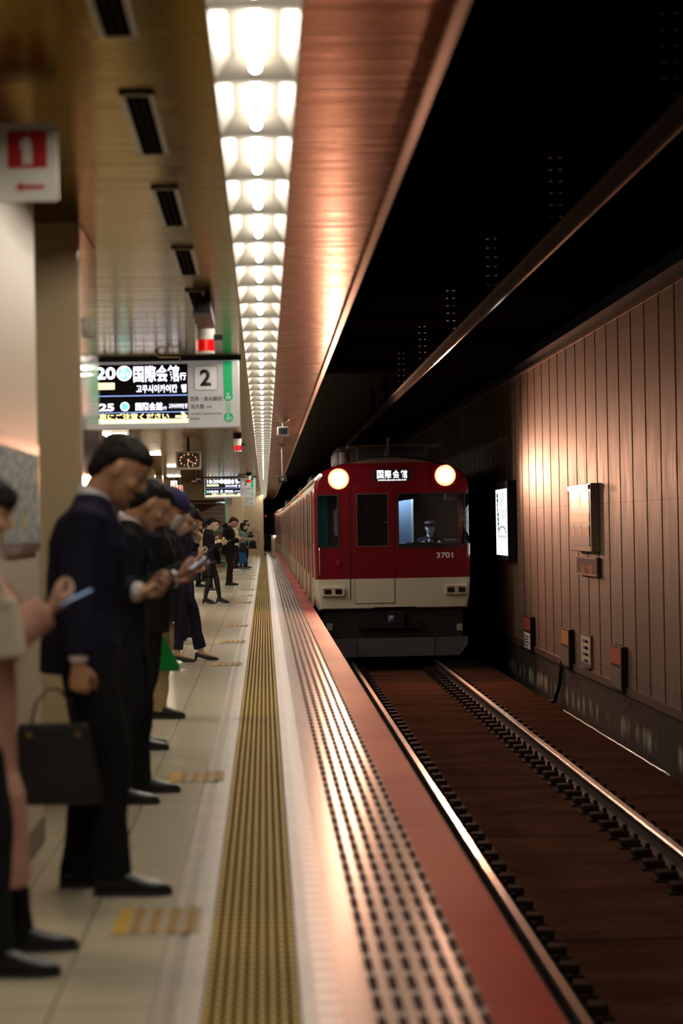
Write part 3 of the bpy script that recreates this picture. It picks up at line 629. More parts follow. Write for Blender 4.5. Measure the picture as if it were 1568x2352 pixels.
for i, (pa, pb, lab, warm) in enumerate((((1213,1412),(1230,1497), 'small dark lamp box with white label, furthest along the tunnel wall', 0), ((1300,1440),(1320,1536), 'small framed box with orange glow, left of the white notice sheet', 1), ((1415,1478),(1443,1590), 'small framed box with red-orange glow, nearest on the tunnel wall', 2))):
    t = thing('wall_lamp_box', lab, 'wall box', (0,0,0), group='boxes low on the tunnel wall')
    o, (y0,y1,z0,z1) = wbox('frame', pa, pb, .08, mat('box_frame', (.018,.009,.007), .6, spec=.1), t, .008); zm = z0+(z1-z0)*.55
    B('lamp_face', (XW-.085, XW-.08, y0+.06, y1-.06, zm+.02, z1-.03), [mat('face0', (.22,.04,.02), .4, emit=(1,.15,.05), estr=.01), mat('face1', (.4,.15,.05), .4, emit=(1,.35,.12), estr=.04), mat('face2', (.35,.06,.02), .4, emit=(1,.2,.08), estr=.03)][warm], t)
    B('plate', (XW-.085, XW-.08, y0+.06, y1-.06, z0+.03, zm-.02), [mat('label_white', (.5,.47,.42), .5), mat('plate_brown', (.13,.08,.06), .5)][min(warm,1)], t)
    if warm == 0: marks('label_print', [(y1-.15, zm-.07-.05*q, (y1-y0-.35)*(1-.3*(q%2)), .022) for q in range(4)], bl, t, XW-.085)
t = thing('notice_sheet', 'white printed notice sheet with a yellow strip low on the tunnel wall', 'notice', (0,0,0))
o, (y0,y1,z0,z1) = wbox('frame', (1337,1452), (1362,1536), .03, mat('frame_rust', (.14,.06,.045), .5), t)
B('paper', (XW-.034, XW-.03, y0+.05, y1-.05, z0+.05, z1-.03), mat('paper', (.42,.36,.30), .6), t)
for k in range(5): B('text_line', (XW-.036, XW-.034, y0+.2, y1-.25-.1*(k%2), z1-.12-k*.09, z1-.08-k*.09), bl, t)
B('yellow_strip', (XW-.036, XW-.034, y1-.75, y1-.55, z0+.08, z0+.40), mat('yellow_print', (.6,.42,.05), .6), t)

# ================================================================== PILLARS
def pillar(name, lab, x0, x1, y0, y1, body_m, side_m=None, ztop=ZC):
    t = thing(name, lab, 'pillar', ((x0+x1)/2, (y0+y1)/2, 0)); hx, hy = (x1-x0)/2, (y1-y0)/2
    B('shaft', (-hx, hx-.012, -hy, hy, 0, ztop), body_m, t)
    B('side_cladding', (hx-.05, hx, -hy+.002, hy+.002, 0.0, ztop), side_m or body_m, t, bevel=.015)
    B('base', (-hx-.004, hx+.004, -hy-.004, hy+.004, 0, .12), mat('base_brown', (.09,.06,.04), .4), t)
    return t
pillar('pillar', 'near beige pillar carrying the route map at the left edge', -2.2, -1.03, 8.75, 11.1, M['column_beige'], mat('side_a', (.60,.50,.38), .4, spec=.3))
pillar('pillar', 'large beige pillar with a polished pinkish side behind the man in the suit', -2.3, -.935, 12.6, 13.9, M['column_beige'], M['column_gloss'])
# map on the near pillar's side
def side_xy(px, py): p = at(px, py, X=-1.03); return p.y, p.z
t = thing('route_map', 'framed route map poster on the side of the near pillar', 'poster', (0,0,0))
ya, za = side_xy(38, 1010); yb, zb = side_xy(96, 1275); za = 1.78; zb = 1.27-.02
ya = 9.15; yb = 10.95; za = 1.75; zb = 1.33-.0
za, zb = side_xy(60,1015)[1], side_xy(60,1268)[1]
B('frame', (-1.03, -1.012, ya, yb, zb, za), mat('map_frame', (.12,.10,.09), .3, .5), t)
m = mat('map_print', (.35,.35,.33), .8, spec=.05); n = NT(m)
c = n.mix(n.rng(n.noise(9, (1,1,3)), .4, .6, 0, 1), (.50,.47,.43), (.22,.27,.27)); c = n.mix(n.rng(n.noise(5.1), .60, .66, 0, 1), c, (.55,.35,.12)); n.set('Base Color', c)
B('print', (-1.012, -1.009, ya+.04, yb-.04, zb+.04, za-.05), m, t)
# fire extinguisher sign projecting from the near pillar
t = thing('extinguisher_sign', 'white fire extinguisher sign with a red arrow hung at upper left', 'sign', (0,0,0))
Ys = 9.0; a = at(2, 463, Y=Ys); b = at(131, 283, Y=Ys); x1, z0, z1 = b.x, a.z, b.z; x0 = x1-.235
sw = mat('sign_board', (.62,.60,.55), .4); rd = mat('sign_red', (.42,.008,.012), .45)
plate('board', rrect(x0, x1, z0, z1, .012), Ys, Ys+.02, sw, t)
B('bracket', (-1.03, x0+.02, Ys+.005, Ys+.015, z0+.02, z1-.02), M['steel'], t)
p0 = at(18, 387, Y=Ys); p1 = at(107, 300, Y=Ys); plate('red_square', rrect(p0.x, p1.x, p0.z, p1.z, .006), Ys-.002, Ys, rd, t)
cx = (p0.x+p1.x)/2; cz = (p0.z+p1.z)/2
plate('extinguisher_symbol', [(cx-.018, cz-.055), (cx+.018, cz-.055), (cx+.018, cz+.02), (cx+.012, cz+.038), (cx+.005, cz+.045), (cx+.005, cz+.054), (cx-.002, cz+.054), (cx-.002, cz+.045), (cx-.022, cz+.035), (cx-.03, cz+.0), (cx-.024, cz+.0), (cx-.018, cz+.02)], Ys-.004, Ys-.002, sw, t)
p0 = at(35, 430, Y=Ys); p1 = at(101, 430, Y=Ys); zc_ = p0.z
plate('arrow', [(p0.x, zc_), (p0.x+.028, zc_+.022), (p0.x+.024, zc_+.008), (p1.x, zc_+.008), (p1.x, zc_-.008), (p0.x+.024, zc_-.008), (p0.x+.028, zc_-.022)], Ys-.003, Ys, rd, t)

# ================================================================== DEPARTURE BOARDS
lw = mat('led_white', (.5,.5,.6), .5, emit=(.86,.86,1), estr=2.3); ly = mat('led_yellow', (.5,.45,.2), .5, emit=(1,.85,.35), estr=1.9)
lp = mat('led_paleyellow', (.5,.48,.3), .5, emit=(1,.9,.5), estr=1.3); lb = mat('led_blue', (.2,.3,.6), .5, emit=(.3,.45,1), estr=1.0); lc = mat('led_teal', (.1,.5,.4), .5, emit=(.2,.8,.62), estr=1.2)
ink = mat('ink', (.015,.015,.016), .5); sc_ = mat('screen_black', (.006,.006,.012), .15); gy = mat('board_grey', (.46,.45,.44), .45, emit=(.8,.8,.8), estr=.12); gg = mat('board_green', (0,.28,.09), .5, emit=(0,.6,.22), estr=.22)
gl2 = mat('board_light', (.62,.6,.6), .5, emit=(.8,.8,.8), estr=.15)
def board(lab, Yb, right_x, detail=True):
    """units: metres from the right edge (negative to the left) and above the bottom edge"""
    t = thing('departure_board', lab, 'departure board', (right_x, Yb, 2.36), group='hanging departure boards')
    Wd, H = 1.62, .625
    B('casing', (-Wd, 0, 0, .22, 0, H), gy, t, bevel=.008)
    B('mount_rail', (-Wd-.1, .02, .05, .17, H, H+.035), M['black'], t)
    B('screen', (-Wd+.04, -.48, -.004, 0, .045, H-.03), sc_, t)
    e = -.012
    def T(s, x0, x1, z0, z1, m_, bold=.0, nm='lettering'): return text(nm, s, x0, x1, z0, z1, -.006, m_, t, bold)
    T('18:20', -1.53, -1.15, .46, .575, lw, .03); plate('train_type', rrect(-1.54, -1.16, .365, .43, .01), -.008, -.004, lp, t)
    for cx, cz, r in ((-1.07, .515, .07), (-1.07, .205, .042)):
        bm = bmesh.new(); cyl(bm, (cx, -.008, cz), (cx, -.004, cz), r, 28); o = fin('line_symbol', bm, lw, t)
        bm = bmesh.new(); cyl(bm, (cx, -.010, cz), (cx, -.008, cz), r*.82, 28); fin('disc', bm, lc, o)
    text('lettering', 'K', -1.095, -1.045, .535, .565, -.012, lw, t, .03); text('lettering', '01', -1.11, -1.03, .48, .525, -.012, lw, t, .03)
    T('国際会館', -.985, -.56, .43, .585, lw, .018); T('行', -.555, -.495, .445, .515, lw, .012)
    T('고쿠시이카이칸  행', -.96, -.495, .33, .405, lw, .012)
    B('divider', (-1.57, -.485, -.007, -.004, .300, .309), lb, t); B('divider', (-1.57, -.485, -.007, -.004, .145, .152), lb, t)
    T('18:25', -1.46, -1.17, .165, .235, lw, .03); B('mark', (-1.55, -1.48, -.007, -.004, .175, .23), lc, t)
    T('国際会館', -.97, -.72, .165, .24, lw, .012); T('行', -.715, -.68, .17, .2, lw, .01); T('고쿠시이카이칸 행', -.66, -.49, .18, .225, lw, .01)
    T('電車にご注意ください', -1.38, -.66, .078, .14, ly, .02); B('footer_band', (-1.575, -.48, -.006, -.004, .045, .085), lp, t)
    text('lettering', 'Please watch out for the train', -1.36, -.68, .052, .078, -.010, lb, t, .01)
    plate('arrow', [(-.6,.095),(-.53,.095),(-.55,.07),(-.53,.06),(-.485,.105),(-.53,.15),(-.55,.14),(-.53,.115),(-.6,.115)], -.010, -.006, ly, t)
    p = plate('number_plate', rrect(-.415, -.205, .35, .57, .025), -.005, 0, gl2, t); 
    ringplate('outline', rrect(-.42, -.20, .345, .575, .027), rrect(-.415, -.205, .35, .57, .025), -.006, 0, mat('outl', (.2,.2,.2), .5), p)
    text('digit', '2', -.365, -.262, .385, .54, -.006, ink, p, .035)
    B('green_band', (-.145, -.065, -.006, 0, .31, H-.01), gg, t)
    for cz, s in ((.285, '09'), (.09, '01')):
        bm = bmesh.new(); cyl(bm, (-.105, -.007, cz), (-.105, 0, cz), .044, 24); o = fin('station_symbol', bm, gg, t)
        text('lettering', 'K', -.117, -.093, cz+.006, cz+.032, -.008, gl2, o, .02); text('lettering', s, -.128, -.082, cz-.028, cz+.002, -.008, gl2, o, .02)
    for k in range(4): plate('chevron', [(-.13, .225-.02*k), (-.105, .212-.02*k), (-.08, .225-.02*k), (-.08, .218-.02*k), (-.105, .205-.02*k), (-.13, .218-.02*k)], -.004, 0, gg, t)
    T('四条・烏丸御池', -.455, -.165, .245, .29, ink, .0); T('北大路', -.455, -.33, .175, .218, ink, 0); T('方面', -.31, -.26, .18, .2, ink)
    T('for Shijo, Karasuma Oike', -.455, -.165, .115, .138, ink); T('Kitaoji', -.455, -.38, .07, .093, ink)
    return t
b1 = at(551, 980, Y=22.6); t = board('large lit departure board with platform number 2, nearest to the camera', 22.6, b1.x)
b2 = at(587, 1141, Y=76.4); dup(t, (b2.x, 76.4, 2.36), 0, 'smaller-looking second departure board with number 2, above the waiting people')
b3 = at(583, 1148, Y=104); dup(t, (b3.x, 104, 2.34), 0, 'third departure board, mostly hidden behind the second')
# bracket with pipe in front of first board
bm = bmesh.new(); q = at(358, 790, Y=21.8); z_ = at(0, 825, Y=21.8).z; x2 = at(413, 790, Y=21.8).x
tube(bm, [(q.x, 21.8, ZC), (q.x, 21.8, z_+.03), (q.x+.03, 21.8, z_), (x2, 21.8, z_), (x2, 21.8, z_-.04)], [.012]*5, 8); o = fin('conduit', bm, mat('brass', (.35,.27,.12), .3, .9), smooth=True); tag(o, 'thin bent metal conduit hanging before the first departure board', 'pipe')
# ================================================================== BEACONS
def beacon(lab, p):
    t = thing('beacon', lab, 'warning light', p, group='red and white platform beacons')
    s = 1
    bm = bmesh.new(); cyl(bm, (0,0,.0), (0,0,.10), .075, 20); fin('mount', bm, M['dark_metal'], t)
    bm = bmesh.new(); cyl(bm, (0,0,-.145), (0,0,0), .075, 24); fin('upper_body', bm, mat('beacon_white', (.55,.52,.47), .35), t)
    bm = bmesh.new(); cyl(bm, (0,0,-.255), (0,0,-.145), .072, 24); fin('red_band', bm, mat('beacon_red', (.6,.005,.008), .25, emit=(1,0,.0), estr=.25), t)
    bm = bmesh.new(); cyl(bm, (0,0,-.275), (0,0,-.255), .075, 24); fin('bottom_cap', bm, M['beacon_white'], t)
    B('side_horn', (.07, .14, -.03, .03, -.15, -.10), M['dark_metal'], t)
    return t
q = at(470, 745, Y=18.05); b = beacon('red and white beacon above the right part of the first departure board', (q.x, 18.05, ZC-.08)); b.scale = (.95,.95,.8)
for (px, py, Yb, lab) in ((545, 1007, 41.5, 'red and white beacon between the first and second boards'), (571, 1095, 71.5, 'red and white beacon overlapping the second departure board')):
    q = at(px, py, Y=Yb); dup(b, (q.x, Yb, ZC-.08), 0, lab)
bm = bmesh.new(); q = at(464, 690, Y=16.6)
B_ = thing('ceiling_duct_box', 'dark box mounted under the ceiling above the nearest beacon', 'box', (q.x, 16.6, ZC)); B('housing', (-.06, .06, 0, 1.25, -.12, 0), M['dark_metal'], B_, bevel=.01); B('lid', (-.065, .065, -.01, 1.26, -.13, -.12), M['black'], B_)
# ================================================================== CLOCK
q = at(404, 1079, Y=44.0); q2 = at(461, 1035.5, Y=44.0); x0, x1, z0, z1 = q.x, q2.x, q.z, q2.z
t = thing('clock', 'square hanging platform clock with orange numerals reading twenty past six', 'clock', ((x0+x1)/2, 44, (z0+z1)/2)); hw, hh = (x1-x0)/2, (z1-z0)/2
B('case', (-hw, hw, 0, .14, -hh, hh), mat('clock_case', (.42,.37,.29), .35), t, bevel=.01)
plate('dial', rrect(-hw+.03, hw-.03, -hh+.04, hh-.035, .05), -.004, 0, mat('dial', (.035,.028,.012), .3), t)
co = mat('clock_orange', (.7,.25,.1), .5, emit=(1,.42,.24), estr=1.3)
for k in range(12):
    a = math.radians(90-30*(k+1)); rx, rz = hw*.66, hh*.66; cx, cz = rx*math.cos(a), rz*math.sin(a); s = str(k+1); wd = (.004 if s == '1' else .011) if len(s) == 1 else (.013 if s == '11' else .02)
    text('numeral', s, cx-wd, cx+wd, cz-.018, cz+.018, -.006, co, t, .02)
for L, a, wd in ((.10, 190, .006), (.15, 120, .004)):
    aa = math.radians(90-a); dx, dz = math.cos(aa), math.sin(aa); nx, nz = -dz*wd, dx*wd
    plate('clock_hand', [(-dx*.03-nx, -dz*.03-nz), (dx*L-nx, dz*L-nz), (dx*L+nx, dz*L+nz), (-dx*.03+nx, -dz*.03+nz)], -.010, -.006, co, t)
B('hanger_bar', (-.02, .02, .05, .09, hh, ZC-(z0+z1)/2), M['dark_metal'], t)
# ================================================================== CAMERAS ON POLES
def camera_unit(lab, px, py, Y, pole_px, sc, spot=False):
    p = at(px, py, Y=Y); t = thing('security_camera' if not spot else 'signal_lamp', lab, 'security camera' if not spot else 'lamp', (p.x, Y, p.z))
    h = .095*sc
    B('body', (-h, h, 0, .34, -h*.75, h*.75), mat('cam_grey', (.42,.42,.40), .35) if not spot else M['black'], t, bevel=.02)
    B('face', (-h*.75, h*.75, -.006, 0, -h*.55, h*.55), M['black'], t, bevel=.01)
    bm = bmesh.new(); cyl(bm, (0,-.03,0), (0,0,0), h*.42, 20); l = fin('lens', bm, mat('lens_dark', (.03,.03,.04), .1) if not spot else mat('lens_brown', (.30,.2,.12), .15), t)
    bm = bmesh.new(); cyl(bm, (0,.15,h*.7), (0,.15,ZC-p.z-.02), .018*sc, 10); fin('pole', bm, mat('pole_pale', (.52,.45,.36), .35), t)
    bm = bmesh.new(); cyl(bm, (0,.15,ZC-p.z-.05), (0,.15,ZC-p.z), .03, 20, .11); fin('ceiling_cup', bm, mat('cup_brown', (.2,.15,.09), .4, .3), t)
    return t
camera_unit('grey security camera hanging on a pole, the nearer of two', 650, 990, 36, 0, .95)
camera_unit('black square lamp unit hanging on a long pole beyond the camera', 648.5, 1100, 47, 0, .9, True)
# ================================================================== FAR END
def sx(px, Y): return at(px, 1210, Y=Y).x
struct('wall_end', B('wall_end', (-8.5, sx(605, 121), 121, 122, 0, 4.2), M['stone_far']))
t = thing('wall_panel_door', 'small framed hatch on the far beige wall', 'hatch', (sx(586,120.9), 120.9, 1.42)); z0 = at(0,1252,Y=120.9).z-1.42; z1 = at(0,1232,Y=120.9).z-1.42
B('door', (-.13, .13, .06, .1, z0, z1), M['stone_far'], t); ringplate('frame', rrect(-.16,.16,z0-.03,z1+.03,.01), rrect(-.13,.13,z0,z1,.01), .04, .1, mat('frame_gold', (.3,.22,.12), .4), t)
pillar('pillar', 'slim far beige pillar beside the waiting people', sx(534,82), sx(560,82)-.02, 82, 83.2, M['stone_far'])
pillar('pillar', 'far beige pillar just behind the slim one', sx(548,90), sx(563,90), 90, 91, M['stone_far'])
t = thing('steel_post', 'shiny steel post with a green edge beside the far stairs', 'post', (sx(526,84), 84, 0)); B('post', (-.1, .12, 0, .3, 0, ZC), mat('steel_post', (.5,.45,.4), .15, .9), t); B('green_edge', (-.13, -.1, -.02, .1, 0, ZC), M['green'], t)
for i, (a, b, Yp, lab) in enumerate(((336,356,65,'tall beige pillar just left of the clock, nearest of three in a row'), (358,374,72,'second of three beige pillars receding left of the clock'), (377,391,79,'third of three beige pillars, beside the stairs'))):
    pillar('pillar', lab, sx(a,Yp), sx(b,Yp), Yp, Yp+1.0, M['stone_far'])
# stairs
t = thing('staircase', 'wide brown staircase rising away at the far end of the platform', 'stairs', (0,0,0))
X0, X1 = sx(395, 86), sx(519, 86)
bm = bmesh.new(); bn = bmesh.new()
for k in range(15):
    box(bm, X0, X1, 86+.3*k, 94, .155*k, .155*(k+1)); box(bn, X0+.001, X1-.001, 86+.3*k-.012, 86+.3*k+.04, .155*(k+1)-.012, .155*(k+1)+.003)
fin('steps', bm, M['step'], t); fin('nosings', bn, M['step_nose'], t)
for z_, s, a, b in ((8, 'gate (Unstaffed)', 480, 512), (1, 'gate (Unstaffed)', 488, 517)):
    Yq = 86+.3*z_-.014; o = B('step_poster', (X0+.1, X1-.02, Yq-.012, Yq, .155*z_+.01, .155*(z_+1)-.015), M['dark_green'], t)
    text('lettering', s, sx(a, Yq), sx(b, Yq), .155*z_+.035, .155*(z_+1)-.035, Yq-.014, M['white_paint'], o, .02)
B('side_wall', (X0-.3, X0, 85.8, 94, 0, 2.41), M['stone_far'], t)
struct('trim_10', B('trim_10', (-7.5, sx(519,88), 85.4, 94, 2.42, ZC), mat('soffit', (.33,.24,.15), .5)))
t = thing('hanging_display', 'black hanging display with white writing above the stairs', 'sign', (0,0,0)); Yd = 85.5
x0, x1 = sx(400,Yd), sx(470,Yd); z0, z1 = at(430,1134,Y=Yd).z, at(430,1117,Y=Yd).z; B('screen', (x0, x1, Yd, Yd+.2, z0, z1), sc_, t)
text('lettering', '出口', sx(421,Yd), sx(434,Yd), z0+.12, z1-.02, Yd-.004, lw, t, .04); text('lettering', 'Exit', sx(421,Yd), sx(437,Yd), z0+.02, z0+.10, Yd-.004, lw, t, .03); B('hanger', (x0+.3, x1-.3, Yd+.05, Yd+.1, z1, 2.42), M['black'], t)
t = thing('emergency_button_sign', 'white vertical sign with red Japanese writing for the emergency button', 'sign', (0,0,0)); Ye = 62
x0, x1, z0, z1 = sx(393.5,Ye), sx(408.5,Ye), at(400,1133.5,Y=Ye).z, at(400,1104,Y=Ye).z
B('board', (x0, x1, Ye, Ye+.03, z0, z1), sw, t)
for k, ch in enumerate('ボタン'): text('lettering', ch, x0+.02, x0+.07, z1-.09-k*.075, z1-.035-k*.075, Ye-.004, ink, t, .01)
for k, ch in enumerate('非常停止'): text('lettering', ch, x1-.07, x1-.02, z1-.08-k*.058, z1-.03-k*.058, Ye-.004, rd, t, .01)
plate('arrow', [(x0+.045, z0+.02), (x0+.07, z0+.045), (x0+.052, z0+.045), (x0+.052, z0+.08), (x0+.038, z0+.08), (x0+.038, z0+.045), (x0+.02, z0+.045)], Ye-.004, Ye, mat('sign_blue', (.02,.05,.2), .5), t); B('red_symbol', (x1-.07, x1-.02, Ye-.004, Ye, z0+.02, z0+.08), rd, t); B('hanger', ((x0+x1)/2-.01, (x0+x1)/2+.01, Ye+.01, Ye+.02, z1, ZC), M['dark_metal'], t)
t = thing('extinguisher_sign', 'small far fire extinguisher sign with a red down arrow', 'sign', (0,0,0))
x0, x1, z0, z1 = sx(409.5,Ye), sx(421,Ye), at(400,1133.5,Y=Ye).z, at(400,1115,Y=Ye).z; B('board', (x0, x1, Ye, Ye+.03, z0, z1), sw, t)
B('red_square', (x0+.01, x1-.01, Ye-.004, Ye, z0+.09, z1-.01), rd, t); cx = (x0+x1)/2; B('extinguisher_symbol', (cx-.012, cx+.012, Ye-.007, Ye-.004, z0+.1, z1-.03), sw, t)
plate('arrow', [(cx, z0+.01), (cx+.025, z0+.04), (cx+.008, z0+.04), (cx+.008, z0+.075), (cx-.008, z0+.075), (cx-.008, z0+.04), (cx-.025, z0+.04)], Ye-.004, Ye, rd, t); B('hanger', (cx-.01, cx+.01, Ye+.01, Ye+.02, z1, ZC), M['dark_metal'], t)
for px, py, lab in ((446, 1108, 'small dome camera under the ceiling left of the second board'), (455, 1103, 'small dome camera just right of the other dome')):
    q = at(px, py, Y=66); t = thing('dome_camera', lab, 'security camera', (q.x, 66, q.z)); bm = bmesh.new(); cyl(bm, (0,0,.0), (0,0,.05), .07, 16); fin('base', bm, M['white_paint'], t); bm = bmesh.new(); ball(bm, (0,0,0), .055, 16); fin('dome', bm, M['black'], t)
    B('bracket', (-.01, .01, -.01, .01, .05, ZC-q.z), M['dark_metal'], t)
q = at(524, 1040, Y=56); t = thing('loudspeaker', 'small beige loudspeaker box under the ceiling before the second board', 'loudspeaker', (q.x, 56, q.z)); B('box', (-.1, .1, 0, .2, -.06, .08), mat('spk', (.4,.34,.26), .5), t, bevel=.01); B('bracket', (-.01, .01, .05, .09, .08, ZC-q.z), M['dark_metal'], t)
q = at(563, 1090, Y=73); t = thing('light_unit', 'cream box unit on top of the second departure board', 'box', (q.x, 73, q.z)); B('box', (-.22, .22, 0, .3, -.06, .03), mat('cream_box', (.5,.46,.36), .5), t, bevel=.01); B('bracket', (-.02, .02, .1, .14, .03, ZC-q.z), M['dark_metal'], t)
# cabinet at the far platform edge
p0 = at(629, 1281, Z=0); t = thing('cabinet', 'narrow cream cabinet at the far platform edge', 'cabinet', (p0.x, p0.y, 0)); B('case', (-.11, .08, 0, .35, 0, 1.03), mat('cab_cream', (.5,.42,.27), .5), t, bevel=.01); bm = bmesh.new(); ball(bm, (.06, -.02, .98), .03, 10); fin('lamp', bm, M['panel_lamp'], t)
t = thing('fence', 'dark railing between the far wall and the cream cabinet', 'fence', (0,0,0)); B('rail', (sx(606,119), sx(626,119), 119, 119.05, 1.0, 1.05), M['dark_metal'], t)
for px in (607, 611, 616, 621, 625): B('post', (sx(px,119)-.015, sx(px,119)+.015, 119, 119.04, 0, 1.02), M['dark_metal'], t)
# ================================================================== PEOPLE
def skinmat(name, c): 
    m = mat(name, c, .5, spec=.35); m.node_tree.nodes['Principled BSDF'].inputs['Subsurface Weight'].default_value = .0; return m
SK = skinmat('skin', (.60,.37,.25)); SKP = skinmat('skin_pale', (.68,.47,.36)); SKT = skinmat('skin_tan', (.50,.27,.16))
def cloth(name, c, rough=.85, var_=.12): return mat(name, c, rough, spec=.2, bump=(55, .15), var=(9, var_))
HAIRB = mat('hair_black', (.010,.008,.007), .6, spec=.25, bump=(60, .6, (1,1,.12))); HAIRN = mat('hair_brown', (.035,.014,.008), .6, spec=.25, bump=(60, .6, (1,1,.12)))
MASKW = mat('mask_white', (.66,.65,.66), .8); MASKP = mat('mask_pink', (.62,.40,.38), .8); MASKB = mat('mask_blue', (.35,.55,.66), .8); MASKG = mat('mask_grey', (.30,.28,.28), .8); MASKK = mat('mask_black', (.02,.02,.022), .7)
LEA = mat('shoe_black', (.012,.012,.014), .38, spec=.4); SOLE = mat('sole_black', (.02,.02,.02), .6); SOLEW = mat('sole_white', (.6,.6,.6), .6)
def solid(name, bm, m, parent, vox, smooth=3, wr=0.0, wsc=6, seed=0):
    """fuse overlapping closed tubes into one continuous skin"""
    bmesh.ops.recalc_face_normals(bm, faces=bm.faces)
    me = bpy.data.meshes.new(name); bm.to_mesh(me); bm.free(); o = link(name, me)
    r = o.modifiers.new('r', 'REMESH'); r.mode = 'VOXEL'; r.voxel_size = vox
    if smooth: s = o.modifiers.new('s', 'SMOOTH'); s.factor = .5; s.iterations = smooth
    bpy.context.view_layer.update()
    me2 = bpy.data.meshes.new_from_object(o.evaluated_get(bpy.context.evaluated_depsgraph_get())); o.modifiers.clear(); o.data = me2; bpy.data.meshes.remove(me)
    me2.materials.clear(); me2.materials.append(m)
    if wr:
        off = Vector((seed*3.1, seed*1.7, 0)); nrm = [v.normal.copy() for v in me2.vertices]
        for v, nn in zip(me2.vertices, nrm):
            p = v.co*wsc; p.z *= .7
            v.co += nn*wr*(noise.noise(p+off) + .5*noise.noise(p*2.3+off))
    for p in me2.polygons: p.use_smooth = True
    o.name = name; o.parent = parent; return o
HEADR = [(-.116,.060,.015,.018),(-.108,.082,-.005,.034),(-.088,.090,-.040,.050),(-.062,.090,-.065,.061),(-.035,.092,-.085,.068),(0,.090,-.096,.073),(.025,.086,-.103,.0755),(.05,.092,-.106,.077),(.078,.084,-.099,.072),(.10,.060,-.078,.055),(.114,.02,-.03,.02)]
HAIRS = {'short': [(-.090,-.055,-.085,.035),(-.065,-.035,-.104,.058),(-.03,-.024,-.112,.073),(.0,-.010,-.117,.080),(.02,.008,-.119,.083),(.038,.035,-.120,.083),(.055,.070,-.120,.082),(.07,.092,-.118,.080),(.09,.092,-.108,.075),(.110,.070,-.085,.062),(.124,.035,-.05,.038),(.130,.0,-.02,.015)],
 'bob': [(-.165,-.02,-.10,.06),(-.14,.015,-.122,.085),(-.08,.035,-.13,.094),(-.01,.048,-.128,.094),(.03,.065,-.126,.092),(.05,.10,-.125,.090),(.075,.104,-.12,.086),(.10,.092,-.105,.076),(.122,.06,-.075,.052),(.133,.01,-.03,.02)],
 'long': [(-.33,-.05,-.09,.05),(-.28,-.02,-.115,.075),(-.18,.02,-.125,.09),(-.08,.04,-.13,.094),(-.01,.05,-.128,.094),(.03,.065,-.126,.092),(.05,.10,-.125,.090),(.075,.104,-.12,.086),(.10,.092,-.105,.076),(.122,.06,-.075,.052),(.133,.01,-.03,.02)],
 'tied': [(-.075,-.05,-.10,.035),(-.04,-.03,-.112,.062),(0,-.02,-.118,.080),(.03,.01,-.120,.083),(.052,.075,-.120,.084),(.072,.094,-.116,.082),(.098,.084,-.102,.072),(.118,.05,-.07,.048),(.128,.01,-.03,.02)]}
def ering(z, xf, xb, w, n=28, jag=0):
    cx, ax = (xf+xb)/2, (xf-xb)/2
    out = []
    for k in range(n):
        a = 2*math.pi*k/n; c, s = math.cos(a), math.sin(a); e = .9
        out.append(Vector((cx+ax*math.copysign(abs(c)**e, c), w*math.copysign(abs(s)**e, s), z)))
    return out
def hand(bm, W, d, nrm, side=1, curl=.6, sc=1.0, spread=.019, thumb=.6):
    d = d.normalized(); nrm = (nrm-nrm.dot(d)*d).normalized(); a = d.cross(nrm)*side
    tube(bm, [W-d*.03*sc, W+d*.01*sc, W+d*.05*sc, W+d*.085*sc], [(.026*sc,.019*sc),(.029*sc,.018*sc),(.039*sc,.015*sc),(.038*sc,.013*sc)], 12, ref=a)
    for i, L in enumerate((.92, 1.0, .95, .76)):
        p = W + d*(.082-(.004 if i in (0, 3) else 0))*sc + a*(.028-spread*i)*sc; ang = 0; pts = [p-d*.02*sc, p]; f = curl*(1+.12*i)
        for seg, k in ((.042, .75), (.027, 1.1), (.021, .7)):
            ang += f*k; dd = d*math.cos(ang)+nrm*math.sin(ang); p = p+dd*seg*L*sc; pts.append(p)
        tube(bm, pts, [.0095*sc,.0098*sc,.0092*sc,.0085*sc,.0072*sc], 8)
    p = W+d*.02*sc+a*.026*sc+nrm*.004*sc; d1 = (d*.65+a*.65+nrm*thumb*.6).normalized(); d2 = (d*.85+a*.15+nrm*thumb).normalized(); d3 = (d*.95-a*.15+nrm*thumb).normalized()
    tube(bm, [p, p+d1*.035*sc, p+d1*.035*sc+d2*.032*sc, p+d1*.035*sc+d2*.032*sc+d3*.024*sc], [.014*sc,.0125*sc,.011*sc,.0085*sc], 8)
def ik(Sh, W, a, b, pole):
    v = W-Sh; L = min(v.length, (a+b)*.995); u = v.normalized(); W2 = Sh+u*L
    x = (a*a-b*b+L*L)/(2*L); h = math.sqrt(max(a*a-x*x, 1e-6)); pl = (pole-pole.dot(u)*u).normalized()
    return Sh+u*x+pl*h, W2
